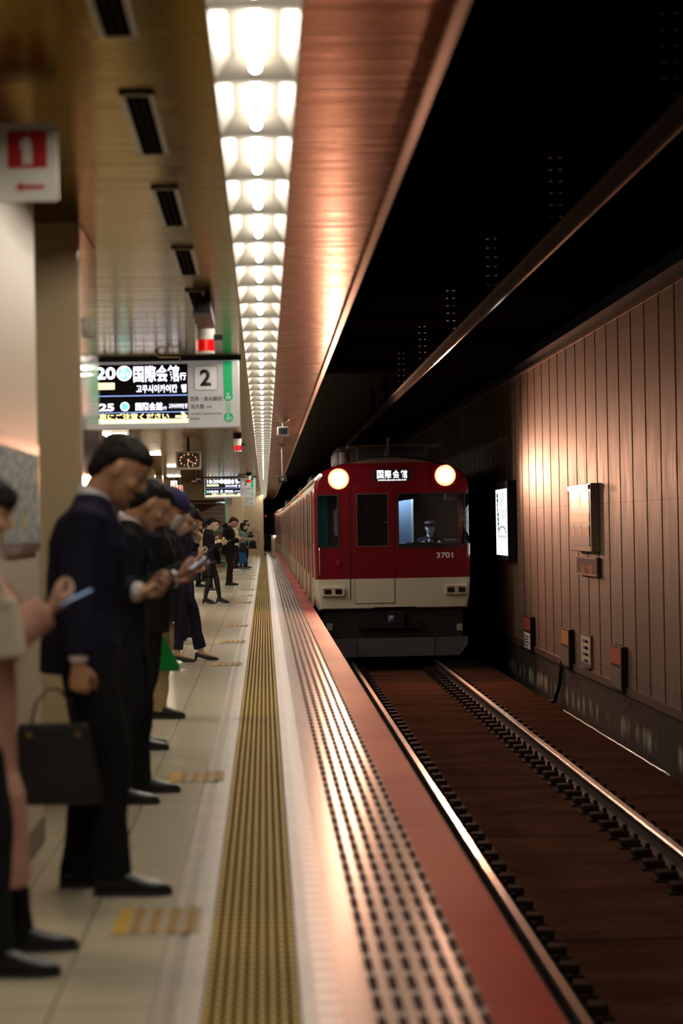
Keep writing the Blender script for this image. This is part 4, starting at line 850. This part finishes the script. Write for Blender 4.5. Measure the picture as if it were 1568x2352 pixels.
def shoe(par, p, kind, m, sole, rz=0, sc=1.0, raise_heel=0.0):
    """p = point on the ground under the ankle; toe points along +X"""
    mt = Matrix.Translation(p) @ Matrix.Rotation(rz, 4, 'Z')
    if kind == 'heel': prof = [(-.062,.022,.05,.085),(-.05,.032,.048,.095),(-.01,.033,.038,.080),(.04,.034,.018,.055),(.09,.042,.006,.048),(.135,.040,.003,.042),(.17,.028,.003,.034),(.195,.010,.006,.02)]
    elif kind == 'dress': prof = [(-.075,.020,.012,.05),(-.066,.032,.01,.085),(-.03,.038,.01,.105),(.02,.040,.012,.105),(.07,.044,.012,.082),(.12,.050,.010,.062),(.17,.045,.010,.052),(.205,.030,.012,.042),(.22,.012,.018,.03)]
    else: prof = [(-.08,.022,.018,.06),(-.07,.036,.015,.095),(-.03,.040,.015,.11),(.02,.042,.015,.108),(.07,.046,.015,.088),(.12,.052,.015,.068),(.16,.050,.015,.058),(.19,.036,.016,.048),(.205,.016,.02,.035)]
    bm = bmesh.new(); rings = []
    for x, w, zb, zt in prof:
        rings.append([Vector((x, w*math.copysign(abs(math.sin(a))**.75, math.sin(a)), (zb+zt)/2-(zt-zb)/2*math.copysign(abs(math.cos(a))**.75, math.cos(a))))*sc for a in (2*math.pi*k/16 for k in range(16))])
    loft(bm, rings); bmesh.ops.transform(bm, matrix=mt, verts=bm.verts); o = fin('shoe', bm, m, par, smooth=True); sb = o.modifiers.new('sub', 'SUBSURF'); sb.levels = 1; sb.render_levels = 1
    bm = bmesh.new(); out = [(x, w*1.04+.001) for x, w, _, _ in prof]; pts = [(x, w) for x, w in out]+[(x, -w) for x, w in out[::-1]]
    if kind == 'heel':
        rr = [[Vector((x, w*sg*.9, z))*sc for x, w, z, _ in prof for sg in (1,)]+[Vector((x, -w*.9, z))*sc for x, w, z, _ in prof[::-1]] for z in (0,)]
        loft(bm, [[Vector((x, w, max(.0, zb-.004)))*sc for (x, w, zb, _) in prof]+[Vector((x, -w, max(.0, zb-.004)))*sc for (x, w, zb, _) in prof[::-1]],
                  [Vector((x, w, zb+.006))*sc for (x, w, zb, _) in prof]+[Vector((x, -w, zb+.006))*sc for (x, w, zb, _) in prof[::-1]]])
        loft(bm, [[Vector((-.055+.012*math.cos(a), .014*math.sin(a), 0))*sc for a in (math.pi*k/5 for k in range(10))], [Vector((-.042+.02*math.cos(a), .026*math.sin(a), .05))*sc for a in (math.pi*k/5 for k in range(10))]])
    else:
        loft(bm, [[Vector((x, w, 0))*sc for x, w in pts], [Vector((x, w, .02 if kind == 'dress' else .028))*sc for x, w in pts]])
    bmesh.ops.transform(bm, matrix=mt, verts=bm.verts); fin('sole', bm, sole, o)
    return o
def person(label, x, Y, H=1.70, rz=0, z0=0, vox=.006, skin=None, lean=4, hp=35, hfwd=.03, turn=0, rh=(.30,-.08,1.12), lh=(.30,.08,1.12), rcurl=.8, lcurl=.8, rdir=None, ldir=None, feet=((.0,-.11),(.0,.11)), sit=False,
           top='jacket', topm=None, hem=.78, flare=.0, bulk=.0, shirt=None, bottom='trousers', botm=None, skhem=.5, hair='short', hairm=None, mask=None, cap=None, shoes=('dress', None, None), tie=None, tights=None, group='people waiting on the platform', eyes=False, topname='jacket', open_front=False, wr=.006):
    s = H/1.70; skin = skin or SK; hairm = hairm or HAIRB
    root = thing('person', label, 'person', (x, Y, z0), rz, group)
    hipz = .62 if sit else .90*s; dz = hipz-.90*s
    Rl = Matrix.Translation((0, 0, hipz)) @ Matrix.Rotation(math.radians(lean), 4, 'Y') @ Matrix.Translation((0, 0, -hipz+dz))
    T = lambda p: Rl @ Vector(p)
    nb = T((0, 0, 1.44*s)); hc = nb + Vector((hfwd+.02*s, 0, .145*s))
    HM = Matrix.Translation(nb+Vector((.0, 0, .03))) @ Matrix.Rotation(math.radians(turn), 4, 'Z') @ Matrix.Rotation(math.radians(hp), 4, 'Y') @ Matrix.Translation((hfwd+.015*s, 0, .118*s)) @ Matrix.Scale(s*1.0, 4)
    S_ = {-1: T((-.01, -.165*s, 1.375*s)), 1: T((-.01, .165*s, 1.375*s))}
    W_ = {}; E_ = {}
    for sd, tg in ((-1, rh), (1, lh)):
        pole = Vector((-.9, .25*sd, -.9)); E_[sd], W_[sd] = ik(S_[sd], Vector(tg), .285*s, .25*s, pole)
    # ---- body, one surface
    bm = bmesh.new()
    rings = [[HM @ p for p in ering(*r)] for r in HEADR]; loft(bm, rings)
    tube(bm, [HM @ Vector(q) for q in ((.084,0,.035),(.098,0,.012),(.110,0,-.014),(.100,0,-.024))], [.009*s,.011*s,.014*s,.009*s], 8)
    for sg in (-1, 1):
        ball(bm, HM @ Vector((-.004, sg*.082, -.006)), (.020*s, .012*s, .033*s), 10, HM.to_3x3().normalized() @ Matrix.Rotation(-.15, 3, 'Y'))
        ball(bm, HM @ Vector((.074, sg*.034, .05)), (.016*s,.026*s,.009*s), 8, HM.to_3x3().normalized())
        ball(bm, HM @ Vector((.062, sg*.045, -.02)), (.028*s,.022*s,.024*s), 8, HM.to_3x3().normalized())
    tube(bm, [HM @ Vector((.089, -.024, -.062)), HM @ Vector((.097, 0, -.06)), HM @ Vector((.089, .024, -.062))], [.006*s,.010*s,.006*s], 8)
    ball(bm, HM @ Vector((.078, 0, -.096)), .019*s, 8)
    tube(bm, [T((-.01,0,1.36*s)), nb+Vector((-.005,0,.0)), HM @ Vector((-.028,0,-.05))], [.062*s,.056*s,.055*s], 14)
    tor = [(.84,.10,.150,0),(.92,.105,.160,-.01),(1.03,.088,.130,0),(1.15,.095,.142,.005),(1.27,.105,.160,.005),(1.35,.085,.145,-.005),(1.39,.06,.10,-.01),(1.44,.045,.05,-.01)]
    def trings(lst, ex=0): return [[T((xo+(a+ex)*s*math.cos(t), (b+ex)*s*math.sin(t), z*s)) for t in (2*math.pi*k/24 for k in range(24))] for z, a, b, xo in lst]
    loft(bm, trings(tor))
    K_ = {}; A_ = {}; HP_ = {}
    for sd, ft in ((-1, feet[0]), (1, feet[1])):
        HP_[sd] = Vector((0, .085*sd*s, hipz)); ez = .03 if shoes[0] == 'heel' else 0
        if sit: K_[sd] = Vector((.40, .10*sd, hipz-.02)); A_[sd] = Vector((.36, .1*sd, .10))
        else: A_[sd] = Vector((ft[0], ft[1], .085*s+ez)); K_[sd], _ = ik(HP_[sd], A_[sd], .43*s, .42*s, Vector((1, .0, 0))); q_ = (A_[sd]-HP_[sd]).length; K_[sd], _ = ik(HP_[sd], A_[sd], q_*.512, q_*.494, Vector((1, .0, 0)))
        tube(bm, [HP_[sd], HP_[sd].lerp(K_[sd], .5), K_[sd], K_[sd].lerp(A_[sd], .35), A_[sd]+Vector((0,0,.04)), A_[sd]-Vector((0,0,.02))], [.085*s,.072*s,.053*s,.052*s,.036*s,.036*s], 14)
        tube(bm, [A_[sd]+Vector((-.03,0,-.04)), A_[sd]+Vector((.03,0,-.035)), A_[sd]+Vector((.11,0,-.045-ez*.6)), A_[sd]+Vector((.16,0,-.058-ez*.7))], [(.026,.02),(.03,.028),(.034,.015),(.022,.01)], 10, ref=(0,1,0))
        Sh, E, W = S_[sd], E_[sd], W_[sd]; 
        tube(bm, [Sh+Vector((0,-.01*sd,-.035)), Sh.lerp(E,.5), E, E.lerp(W,.4), W], [.040*s,.042*s,.036*s,.034*s,.024*s], 12)
        dd = (W-E).normalized(); dr = rdir if sd < 0 else ldir
        if dr: fd, pn = Vector(dr[0]), Vector(dr[1])
        else: fd, pn = (dd+Vector((.35, -.25*sd, .15))), Vector((-.25, -.55*sd, .8))
        hand(bm, W+dd*.01, fd, pn, side=(-1 if sd < 0 else 1)*-1, curl=rcurl if sd < 0 else lcurl, sc=s*.98)
    body_ = solid('body', bm, skin, root, vox, 2)
    # ---- hair
    bm = bmesh.new(); hr = [[HM @ p for p in ering(*r, n=32)] for r in HAIRS[hair]]; loft(bm, hr)
    if hair == 'tied': 
        ball(bm, HM @ Vector((-.125, 0, .0)), (.03,.034,.034), 12); tube(bm, [HM @ Vector((-.125,0,0)), HM @ Vector((-.155,0,-.05)), HM @ Vector((-.15,0,-.14)), HM @ Vector((-.13,0,-.2))], [.022,.026,.022,.008], 10)
    if hair in ('long', 'bob'):
        Lh = .24 if hair == 'long' else .06
        for sg in (-1, 1):
            for xx, ww in ((-.06,.035),(-.015,.03)):
                q0 = HM @ Vector((xx, sg*.078, 0)); tube(bm, [q0, q0+Vector((.0,0,-.12)), q0+Vector((.015,0,-.12-Lh))], [ww*s, ww*s*.95, ww*s*.55], 10)
    solid('hair', bm, hairm, root, max(vox, .006), 2, wr=.010, wsc=24, seed=x)
    if eyes:
        for sg in (-1, 1):
            bm = bmesh.new(); ball(bm, HM @ Vector((.076, sg*.033, .024)), .0115*s, 12); e = fin('eye', bm, mat('eye_white', (.35,.30,.27), .4), root, smooth=True)
            bm = bmesh.new(); ball(bm, HM @ Vector((.0865, sg*.034, .020)), .006*s, 8); fin('iris', bm, M['black'], e)
            bm = bmesh.new(); tube(bm, [HM @ Vector((.092, sg*.018, .050)), HM @ Vector((.090, sg*.035, .054)), HM @ Vector((.078, sg*.052, .048))], [.0035]*3, 6); fin('eyebrow', bm, hairm, root)
    if mask:
        bm = bmesh.new(); zs = [-.112,-.10,-.085,-.065,-.045,-.025,-.008,.004]; G = []
        for iz, z in enumerate(zs):
            j = min(range(len(HEADR)), key=lambda q: abs(HEADR[q][0]-z)); _, xf, xb, w_ = HEADR[j]; xf = max(xf, .086)+[.0,.008,.012,.014,.018,.022,.022,.018][iz]; w_ = max(w_, .055)+.006; row = []
            lim = [42, 50, 56, 60, 62, 62, 56, 38][iz]
            for k in range(13):
                a = math.radians(-lim+2*lim*k/12); cx, ax = (xf-.09)/2, (xf+.09)/2; row.append(bm.verts.new(HM @ Vector((cx+ax*math.cos(a), w_*math.sin(a), z))))
            G.append(row)
        for a, b in zip(G, G[1:]):
            for k in range(12): bm.faces.new((a[k], a[k+1], b[k+1], b[k]))
        mk = fin('face_mask', bm, mask, root, smooth=True); so = mk.modifiers.new('s', 'SOLIDIFY'); so.thickness = .003
        bm = bmesh.new()
        for sg in (-1, 1):
            for z in (-.085, -.012): tube(bm, [HM @ Vector((.05, sg*.064, z)), HM @ Vector((.02, sg*.080, z*.6)), HM @ Vector((-.015, sg*.082, -.01))], [.0018]*3, 6)
        fin('ear_loop', bm, mask, mk)
    if cap:
        bm = bmesh.new()
        prof = [(.035,.112,-.118,.09),(.06,.112,-.122,.092),(.09,.10,-.118,.09),(.125,.07,-.09,.07),(.145,.02,-.035,.03)] if cap[1] == 'ball' else [(.045,.112,-.118,.09),(.07,.114,-.122,.094),(.085,.14,-.14,.115),(.10,.14,-.14,.115),(.125,.10,-.10,.08),(.13,.02,-.02,.02)]
        loft(bm, [[HM @ p for p in ering(*r, n=28)] for r in prof])
        c_ = fin('cap', bm, cap[0], root, smooth=True); bm = bmesh.new()
        o1 = [HM @ Vector((.085+.085*math.cos(a), .075*math.sin(a), .045-.012*math.cos(a))) for a in (math.radians(q) for q in range(-90, 91, 15))]; o2 = [p+(HM.to_3x3().normalized() @ Vector((0,0,.006))) for p in o1]
        loft(bm, [o1, o2]); fin('brim', bm, cap[0], c_)
    # ---- lower clothes
    if bottom == 'trousers':
        bm = bmesh.new(); loft(bm, trings([(.80,.10,.13,0),(.88,.118,.168,-.01),(.98,.108,.155,-.003),(1.03,.10,.145,0)]))
        for sd in (-1, 1):
            h, k_, a = HP_[sd], K_[sd], A_[sd]; lo = a+Vector((.0, 0, -.035 if not shoes[0] == 'heel' else .02))
            tube(bm, [h+Vector((-.005,0,-.0)), h.lerp(k_,.5), k_, k_.lerp(a,.5)+Vector((-.008,0,0)), lo], [(.092*s,.108*s),(.082*s,.092*s),(.066*s,.072*s),(.058*s,.064*s),(.056*s,.068*s)], 16, ref=(0,1,0), round_ends=False)
        solid('trousers', bm, botm, root, max(vox, .007), 3, wr=wr, wsc=9, seed=x+1)
    else:
        bm = bmesh.new(); rr = []
        for k in range(9):
            f = k/8; z = (skhem+(1.02-skhem)*f); fl = flare*(1-f); pl = .012*(1-f)
            rr.append([T((-.005+(.112+fl+pl*math.sin(9*t))*s*math.cos(t)*(1-.06*(f > .8)), (.160+fl+pl*math.sin(9*t))*s*math.sin(t)*(1-.1*(f > .8)), z*s)) if f > .6 else Vector((-.005+(.112+fl+pl*math.sin(9*t))*s*math.cos(t), (.160+fl*.8+pl*math.sin(9*t))*s*math.sin(t), z*s)) for t in (2*math.pi*q/54 for q in range(54))])
        loft(bm, rr); fin('skirt', bm, botm, root, smooth=True)
        if tights:
            ez = .03 if shoes[0] == 'heel' else 0; bm = bmesh.new()
            for sd in (-1, 1): tube(bm, [HP_[sd], HP_[sd].lerp(K_[sd], .5), K_[sd], K_[sd].lerp(A_[sd], .35), A_[sd]+Vector((0,0,.04)), A_[sd]-Vector((0,0,.02))], [.088*s,.075*s,.056*s,.055*s,.040*s,.038*s], 14); tube(bm, [A_[sd]+Vector((-.03,0,-.035)), A_[sd]+Vector((.03,0,-.030)), A_[sd]+Vector((.11,0,-.045-ez*.6)), A_[sd]+Vector((.16,0,-.058-ez*.7))], [(.031,.026),(.035,.034),(.038,.021),(.026,.015)], 10, ref=(0,1,0))
            solid('tights', bm, tights, root, max(vox, .007), 2)
    # ---- shirt
    if shirt:
        bm = bmesh.new(); loft(bm, trings([(.90,.108,.150,.0),(1.03,.100,.135,.006),(1.15,.106,.14,.008),(1.27,.112,.145,.008),(1.35,.094,.13,.003),(1.40,.07,.09,-.004),(1.435,.058,.064,-.006)]))
        for sd in (-1, 1): 
            E, W = E_[sd], W_[sd]; d = (W-E).normalized(); tube(bm, [E.lerp(W,.6), W+d*.004], [.040*s,.036*s], 14, round_ends=False)
        sh = solid('shirt', bm, shirt, root, max(vox, .007), 3, wr=.004, wsc=9)
        bm = bmesh.new(); A = [nb+Vector((-.006+.066*s*math.cos(t)*1.0, .064*s*math.sin(t), -.028-.03*math.cos(t))) for t in (2*math.pi*k/24 for k in range(24))]; Bq = [nb+Vector((.004+.060*s*math.cos(t), .058*s*math.sin(t), .030-.032*math.cos(t))) for t in (2*math.pi*k/24 for k in range(24))]
        loft(bm, [A, Bq], cap=False); c_ = fin('collar', bm, shirt, sh, smooth=True); so = c_.modifiers.new('s', 'SOLIDIFY'); so.thickness = .008
        if tie:
            bm = bmesh.new(); loft(bm, [[T((xo, y_*w_, z*s)) for y_, xo in ((-1, xq),(1, xq),(1, xq+.008),(-1, xq+.008))] for z, w_, xq in ((1.43,.014,.058),(1.40,.022,.072),(1.37,.016,.092),(1.27,.026,.122),(1.15,.034,.118),(1.05,.040,.110),(1.01,.004,.108))]); fin('tie', bm, tie, root)
    # ---- upper clothes
    if top:
        bm = bmesh.new(); b = bulk; xs = -.022 if open_front else 0.0
        L = [(hem,.128+b+flare*.5,.178+b+flare*.5,xs*.5),(min(.92, (hem+1.03)/2+.02),.124+b,.176+b,xs*.5-.004),(1.03,.112+b,.158+b,xs),(1.15,.116+b,.164+b,xs),(1.27,.122+b*.8,.178+b*.6,xs),(1.35,.106+b*.5,.182+b*.3,xs*.6-.006),(1.40,.082,.142,-.012),(1.435,.066,.082,-.012),(1.452,.06,.064,-.012)]
        if hem > .9: L = [L[0]] + L[2:]
        if hem < .7: L = [L[0], ((hem+.92)/2,.128+b+flare*.25,.18+b+flare*.25,0)] + L[1:]
        rr = trings(L)
        if hem < .85: rr[0] = [Vector((p.x if False else p.x, p.y, hem*s)) for p in rr[0]]
        loft(bm, rr)
        for sd in (-1, 1):
            Sh, E, W = S_[sd], E_[sd], W_[sd]; cut_ = .90 if shirt else .985
            tube(bm, [Sh+Vector((.0,-.03*sd,-.0)), Sh+Vector((0,.012*sd,-.015)), Sh.lerp(E,.5), E, E.lerp(W,.5), E.lerp(W,cut_)], [.055*s,(.068+b*.5)*s,(.061+b*.5)*s,(.054+b*.5)*s,(.048+b*.5)*s,(.042+b*.4)*s], 14, round_ends=False)
        tp = solid(topname, bm, topm, root, max(vox, .007), 3, wr=wr, wsc=8, seed=x+2)
        if open_front or top == 'coat':
            for sd in (-1, 1):
                bm = bmesh.new(); loft(bm, [[T(q) for q in ((x0_, sd*y0_, z*s), (x1_, sd*y1_, z*s), (x1_+.006, sd*y1_, z*s), (x0_+.006, sd*y0_, z*s))] for z, x0_, y0_, x1_, y1_ in ((1.43,.035,.055,.00,.075),(1.37,.095,.05,.075,.095),(1.27,.117+b,.042,.092+b,.105),(1.15,.120+b,.022,.104+b,.07),(1.06,.114+b,.015,.110+b,.03))]); fin('lapel', bm, topm, tp)
        if top == 'hood':
            bm = bmesh.new(); ball(bm, nb+Vector((-.075,0,.0)), (.075,.105,.085), 14); solid('hood', bm, topm, tp, .01, 3)
    # ---- shoes
    if shoes[0]:
        for sd in (-1, 1): shoe(root, Vector((A_[sd].x, A_[sd].y, 0)), shoes[0], shoes[1] or LEA, shoes[2] or SOLE, rz=math.radians(-6*sd*-1), sc=1.0*s**.5)
    bpy.context.view_layer.update()
    return root, W_, HM
def phone(lab, root, W, off=(.07,.0,.035), tilt=35, yaw=0, screen=None, est=.0, sc=1.0):
    p = root.matrix_world @ (Vector(W)+Vector(off)); t = thing('smartphone', lab, 'smartphone', p); t.rotation_euler = (0, math.radians(-tilt), root.rotation_euler.z+math.radians(yaw)); t.scale = (sc,)*3
    B('case', (-.075,.075,-.036,.036,-.004,.004), mat('phone_case', (.05,.05,.06), .25) if not screen or screen != 'white' else mat('phone_white', (.6,.6,.62), .3), t, bevel=.003)
    B('screen', (-.070,.070,-.033,.033,.004,.0052), mat('screen_'+str(est), (.02,.02,.03), .1, emit=(.45,.7,1), estr=est), t); return t
NAVY = cloth('suit_navy', (.012,.011,.028)); BLK = cloth('cloth_black', (.009,.009,.010)); CHAR = cloth('cloth_charcoal', (.016,.018,.017)); SHW = cloth('shirt_white', (.70,.66,.68)); BEI = cloth('chino_beige', (.42,.30,.18)); CRM = cloth('jacket_cream', (.62,.52,.38)); PINK = cloth('coat_pink', (.52,.28,.22)); BLUE = cloth('skirt_blue', (.02,.12,.33)); GRN = cloth('jacket_greygreen', (.20,.26,.23)); JBL = cloth('jacket_blue', (.02,.035,.14)); BRN = cloth('trouser_brown', (.03,.016,.014)); PUR = cloth('navy_purple', (.018,.012,.035)); TGT = mat('tights_black', (.01,.01,.012), .6)
WHITESH = mat('sneaker_white', (.62,.60,.60), .5); GREYSH = mat('sneaker_grey', (.12,.14,.18), .5); BSN = mat('sneaker_black', (.015,.016,.02), .6)
def gpos(px, py): p = at(px, py, Z=0); return p
def tote(lab, p, w, h, m, d=.10, strap=.25, name='handbag', rz=0, taper=.8):
    t = thing(name, lab, 'bag', p, rz); bm = bmesh.new()
    loft(bm, [[(-w/2, -d/2, 0), (w/2, -d/2, 0), (w/2, d/2, 0), (-w/2, d/2, 0)], [(-w/2*1.0, -d/2, h*.15), (w/2*1.0, -d/2, h*.15), (w/2*1.0, d/2, h*.15), (-w/2*1.0, d/2, h*.15)], [(-w/2*taper, -d/4, h), (w/2*taper, -d/4, h), (w/2*taper, d/4, h), (-w/2*taper, d/4, h)]])
    o = fin('bag_body', bm, m, t, bevel=.012)
    for sg in (-1, 1):
        bm = bmesh.new(); tube(bm, [(-w*.25, sg*d*.22, h-.03), (-w*.18, sg*d*.15, h+strap*.6), (-.02, sg*.01, h+strap), (.02, sg*.01, h+strap), (w*.18, sg*d*.15, h+strap*.6), (w*.25, sg*d*.22, h-.03)], [(.009,.004)]*6, 8); fin('strap', bm, m, t)
        for a in (-1, 1): B('buckle', (a*w*.25-.012, a*w*.25+.012, sg*d*.27-.003, sg*d*.27+.003, h-.07, h-.03), mat('brass', (.35,.27,.12), .3, .9), o)
    return t
# --- man in the navy suit
r, W, HM = person('man in a navy suit, head bowed over a phone, holding a black briefcase', -.715, 9.55, 1.83, vox=.005, skin=SKT, lean=5, hp=38, hfwd=.015, rh=(-.005,-.27,.885), lh=(.22,.06,1.17), lcurl=.7, rcurl=1.25,
    rdir=((0,0,-1),(0,1,0)), feet=((.105,-.13),(-.05,.12)), topm=NAVY, hem=.80, bulk=.02, shirt=SHW, tie=mat('tie_dark', (.02,.015,.04), .5), botm=BLK, hair='short', open_front=True, eyes=True, shoes=('dress', LEA, SOLE))
phone('dark smartphone in the hand of the man in the navy suit', r, W[1], (.09,-.03,.03), 30, -20, None, .0)
p = r.matrix_world @ W[-1]; tote('black leather briefcase with two handles held by the man in the navy suit', (p.x-.10, p.y-.01, p.z-.10-.13-.31), .37, .31, mat('leather_black', (.010,.009,.011), .4), .10, .13, 'briefcase', 0, .72)
# --- person at the left edge
r, W, HM = person('person at the left edge in a long dusty pink coat with a cream bag', -.985, 8.0, 1.60, vox=.006, lean=1, hp=20, hfwd=.0, rh=(.27,-.06,1.16), lh=(.25,.08,1.15), feet=((.10,-.24),(.12,.20)), topm=PINK, top='coat', hem=.28, flare=.09, bulk=.05, botm=BLK, hair='bob', shoes=('dress', LEA, SOLE), topname='coat')
phone('smartphone lit at its edge, held at the left edge of the picture', r, W[-1], (.08,.04,.03), 25, 10, None, .5)
tote('cream tote bag hanging beside the pink coat at the left edge', (-.885, 7.70, 1.02), .24, .19, cloth('bag_cream', (.58,.52,.38)), .08, .22, 'tote_bag')
# --- man behind the suit
r, W, HM = person('man in a dark jacket almost hidden behind the suited man, with a blue-lit phone', -.755, 12.80, 1.72, vox=.007, skin=SKT, lean=5, hp=40, rh=(.29,-.10,1.17), lh=(.28,.10,1.14), feet=((-.03,-.27),(.06,.22)), topm=BLK, hem=.75, bulk=.02, shirt=SHW, botm=BLK, hair='short', open_front=True)
phone('smartphone with a glowing blue screen behind the suited man', r, W[-1], (.10,.03,.05), 38, 0, None, 2.2)
# --- person with the navy cap
r, W, HM = person('masked person in a deep blue cap and dark clothes behind the suited man', -.765, 15.7, 1.70, vox=.007, skin=SKT, lean=6, hp=30, rh=(.27,-.08,1.15), lh=(.27,.08,1.15), feet=((-.09,-.12),(-.11,.13)), topm=BLK, hem=.75, bulk=.03, botm=BLK, hair='short', mask=MASKW, cap=(mat('cap_navy', (.02,.018,.09), .8), 'ball'))
# --- person with beige trousers
r, W, HM = person('person in a black-green jacket, beige trousers, black sneakers and pink mask', -.80, 18.25, 1.69, vox=.006, lean=6, hp=48, hfwd=.035, rh=(.24,-.09,1.12), lh=(.26,.09,1.10), rcurl=.55, lcurl=.5, feet=((-.02,-.14),(-.10,.12)), topm=CHAR, hem=.73, bulk=.045, botm=BEI, hair='short', mask=MASKP, shoes=('sneaker', BSN, SOLE), wr=.010)
phone('smartphone held in both hands by the person in beige trousers', r, W[-1], (.12,.06,.02), 20, 0, None, .2)
t = tote('bright green bag hanging in front of the beige trousers', (-.80, 18.03, .36), .30, .26, cloth('bag_green', (.005,.21,.03), .8), .06, .52, 'green_bag', 0, .25)
# --- woman in navy with long brown hair
r, W, HM = person('woman with long brown hair and mask in a long navy coat, trousers and black heels', -.93, 25.8, 1.67, vox=.006, lean=4, hp=34, rh=(.22,-.05,1.13), lh=(.20,.10,1.27), lcurl=1.3, feet=((-.02,-.12),(.22,.16)), topm=PUR, top='coat', hem=.62, flare=.03, bulk=.02, botm=cloth('trouser_navy', (.014,.013,.032)), hair='long', hairm=HAIRN, mask=MASKG, shoes=('heel', LEA, SOLE), topname='coat')
phone('thin smartphone in the hand of the long-haired woman in navy', r, W[-1], (.11,-.02,.04), 32, 0, None, .1)
# --- backpack person
r, W, HM = person('person in a deep blue jacket with a black backpack, mostly hidden', -.98, 29.6, 1.62, vox=.008, lean=3, hp=30, rh=(.02,-.20,.86), lh=(.02,.20,.86), rdir=((0,0,-1),(0,1,0)), ldir=((0,0,-1),(0,-1,0)), feet=((-.02,-.11),(.0,.12)), topm=JBL, hem=.82, bulk=.04, botm=BLK, hair='short', shoes=('sneaker', WHITESH, SOLEW))
t = thing('backpack', 'black backpack with white stripes on the back of the person in blue', 'backpack', (-1.18, 29.6, 1.03)); B('pack', (-.08,.06,-.16,.16,-.02,.40), BLK, t, bevel=.04)
for sg in (-1, 1):
    bm = bmesh.new(); tube(bm, [(.05, sg*.11, .36), (.17, sg*.12, .44), (.34, sg*.12, .30), (.36, sg*.12, .10), (.22, sg*.15, -.0)], [(.022,.006)]*5, 8); fin('shoulder_strap', bm, BLK, t)
for k in range(3): B('stripe', (-.07+.03*k, -.055+.03*k, -.168, -.16, .05, .18), M['white_paint'], t)
# --- woman in the black suit
r, W, HM = person('woman in a black skirt suit with tied hair, white mask, black tights and heels', -1.06, 45.3, 1.63, vox=.006, skin=SKP, lean=2, hp=30, rh=(.26,-.05,1.11), lh=(.26,.09,1.10), feet=((-.06,-.12),(.19,.13)), topm=cloth('suit_black', (.013,.012,.024)), hem=.80, bulk=.005, flare=.01, bottom='skirt', skhem=.50, botm=M['suit_black'], hair='tied', mask=MASKW, tights=TGT, shoes=('heel', mat('heel_brown', (.03,.012,.012), .3), SOLE), wr=.004)
phone('white smartphone in the hands of the woman in the black suit', r, W[-1], (.10,.04,.04), 30, 0, 'white', .1)
tote('black shoulder bag with a white inner side on the far arm of the black-suited woman', (-.93, 45.56, .74), .20, .30, BLK, .09, .20, 'shoulder_bag')
# --- man in the black coat
r, W, HM = person('man in a black hooded coat and brown trousers, reading with head bowed', -.90, 59.3, 1.72, vox=.008, lean=3, hp=42, rh=(.26,-.05,1.10), lh=(.26,.08,1.10), feet=((.0,-.12),(.03,.12)), topm=BLK, top='hood', hem=.74, bulk=.05, shirt=None, botm=BRN, hair='short', hairm=HAIRN, mask=MASKG, shoes=('sneaker', BSN, SOLE))
phone('small black phone in the hands of the man in the black coat', r, W[-1], (.09,.04,.03), 20, 0, None, .0)
# --- persons deeper behind
r, W, HM = person('person in a pale cream top with black and white sneakers, behind the black-suited woman', -1.28, 53.8, 1.62, vox=.009, lean=3, hp=25, rh=(.28,-.05,1.08), feet=((.0,-.12),(.05,.12)), topm=CRM, hem=.85, bulk=.03, botm=BLK, hair='bob', hairm=HAIRN, shoes=('sneaker', BSN, SOLEW))
r, W, HM = person('dark-haired person seen only as a head between the backpack and the black-suited woman', -1.62, 58.5, 1.55, vox=.009, hp=10, topm=CRM, botm=BLK, hair='bob')
r, W, HM = person('tall dark-haired person behind the black-suited woman', -1.62, 64, 1.66, vox=.009, hp=10, topm=BLK, botm=BLK, hair='short')
r, W, HM = person('young person in a cream jacket with white sneakers, looking up, beyond the black coat', -.98, 77.5, 1.69, vox=.009, skin=SK, lean=0, hp=-4, rh=(.26,-.06,1.0), lh=(.26,.08,1.0), feet=((.02,-.12),(.05,.12)), topm=CRM, hem=.85, bulk=.04, bottom='skirt', skhem=.36, flare=.05, botm=BRN, hair='short', tights=PUR, shoes=('sneaker', WHITESH, SOLEW))
tote('dark hand bag held low by the person in the cream jacket', (-.70, 77.4, .62), .26, .30, BLK, .12, .18, 'handbag')
r, W, HM = person('woman in a grey-green hooded jacket and long blue skirt with grey sneakers', -.77, 80, 1.56, vox=.008, skin=SKP, lean=2, hp=8, rh=(.24,-.05,1.0), lh=(.22,.08,1.30), feet=((-.03,-.12),(.10,.12)), topm=GRN, top='hood', hem=.80, bulk=.055, bottom='skirt', skhem=.24, flare=.10, botm=BLUE, hair='bob', mask=MASKW, tights=TGT, shoes=('sneaker', GREYSH, SOLEW))
tote('dark bucket bag hanging from the hand of the woman in the blue skirt', (-.40, 80, .70), .26, .26, cloth('bag_navy', (.012,.012,.03)), .12, .16, 'bucket_bag')
r, W, HM = person('dark-haired person in a black mask standing behind the woman in the blue skirt', -.68, 84.5, 1.66, vox=.009, lean=0, hp=2, rh=(.24,-.05,1.25), topm=cloth('jacket_dkgreen', (.03,.05,.045)), botm=BLK, hair='short', mask=MASKK)
# --- driver
r, W, HM = person('train driver in dark uniform, cap and pale blue mask behind the windscreen', 3.03, 44.25, 1.70, rz=math.radians(-90), z0=.04, vox=.008, lean=2, hp=6, sit=True, rh=(.30,-.18,.96), lh=(.30,.18,.96), topm=NAVY, hem=.85, shirt=SHW, tie=mat('tie_dark', (.02,.015,.04), .5), botm=NAVY, hair='short', mask=MASKB, cap=(mat('cap_black', (.012,.012,.02), .6), 'peak'), open_front=True, group=None, shoes=('dress', LEA, SOLE))
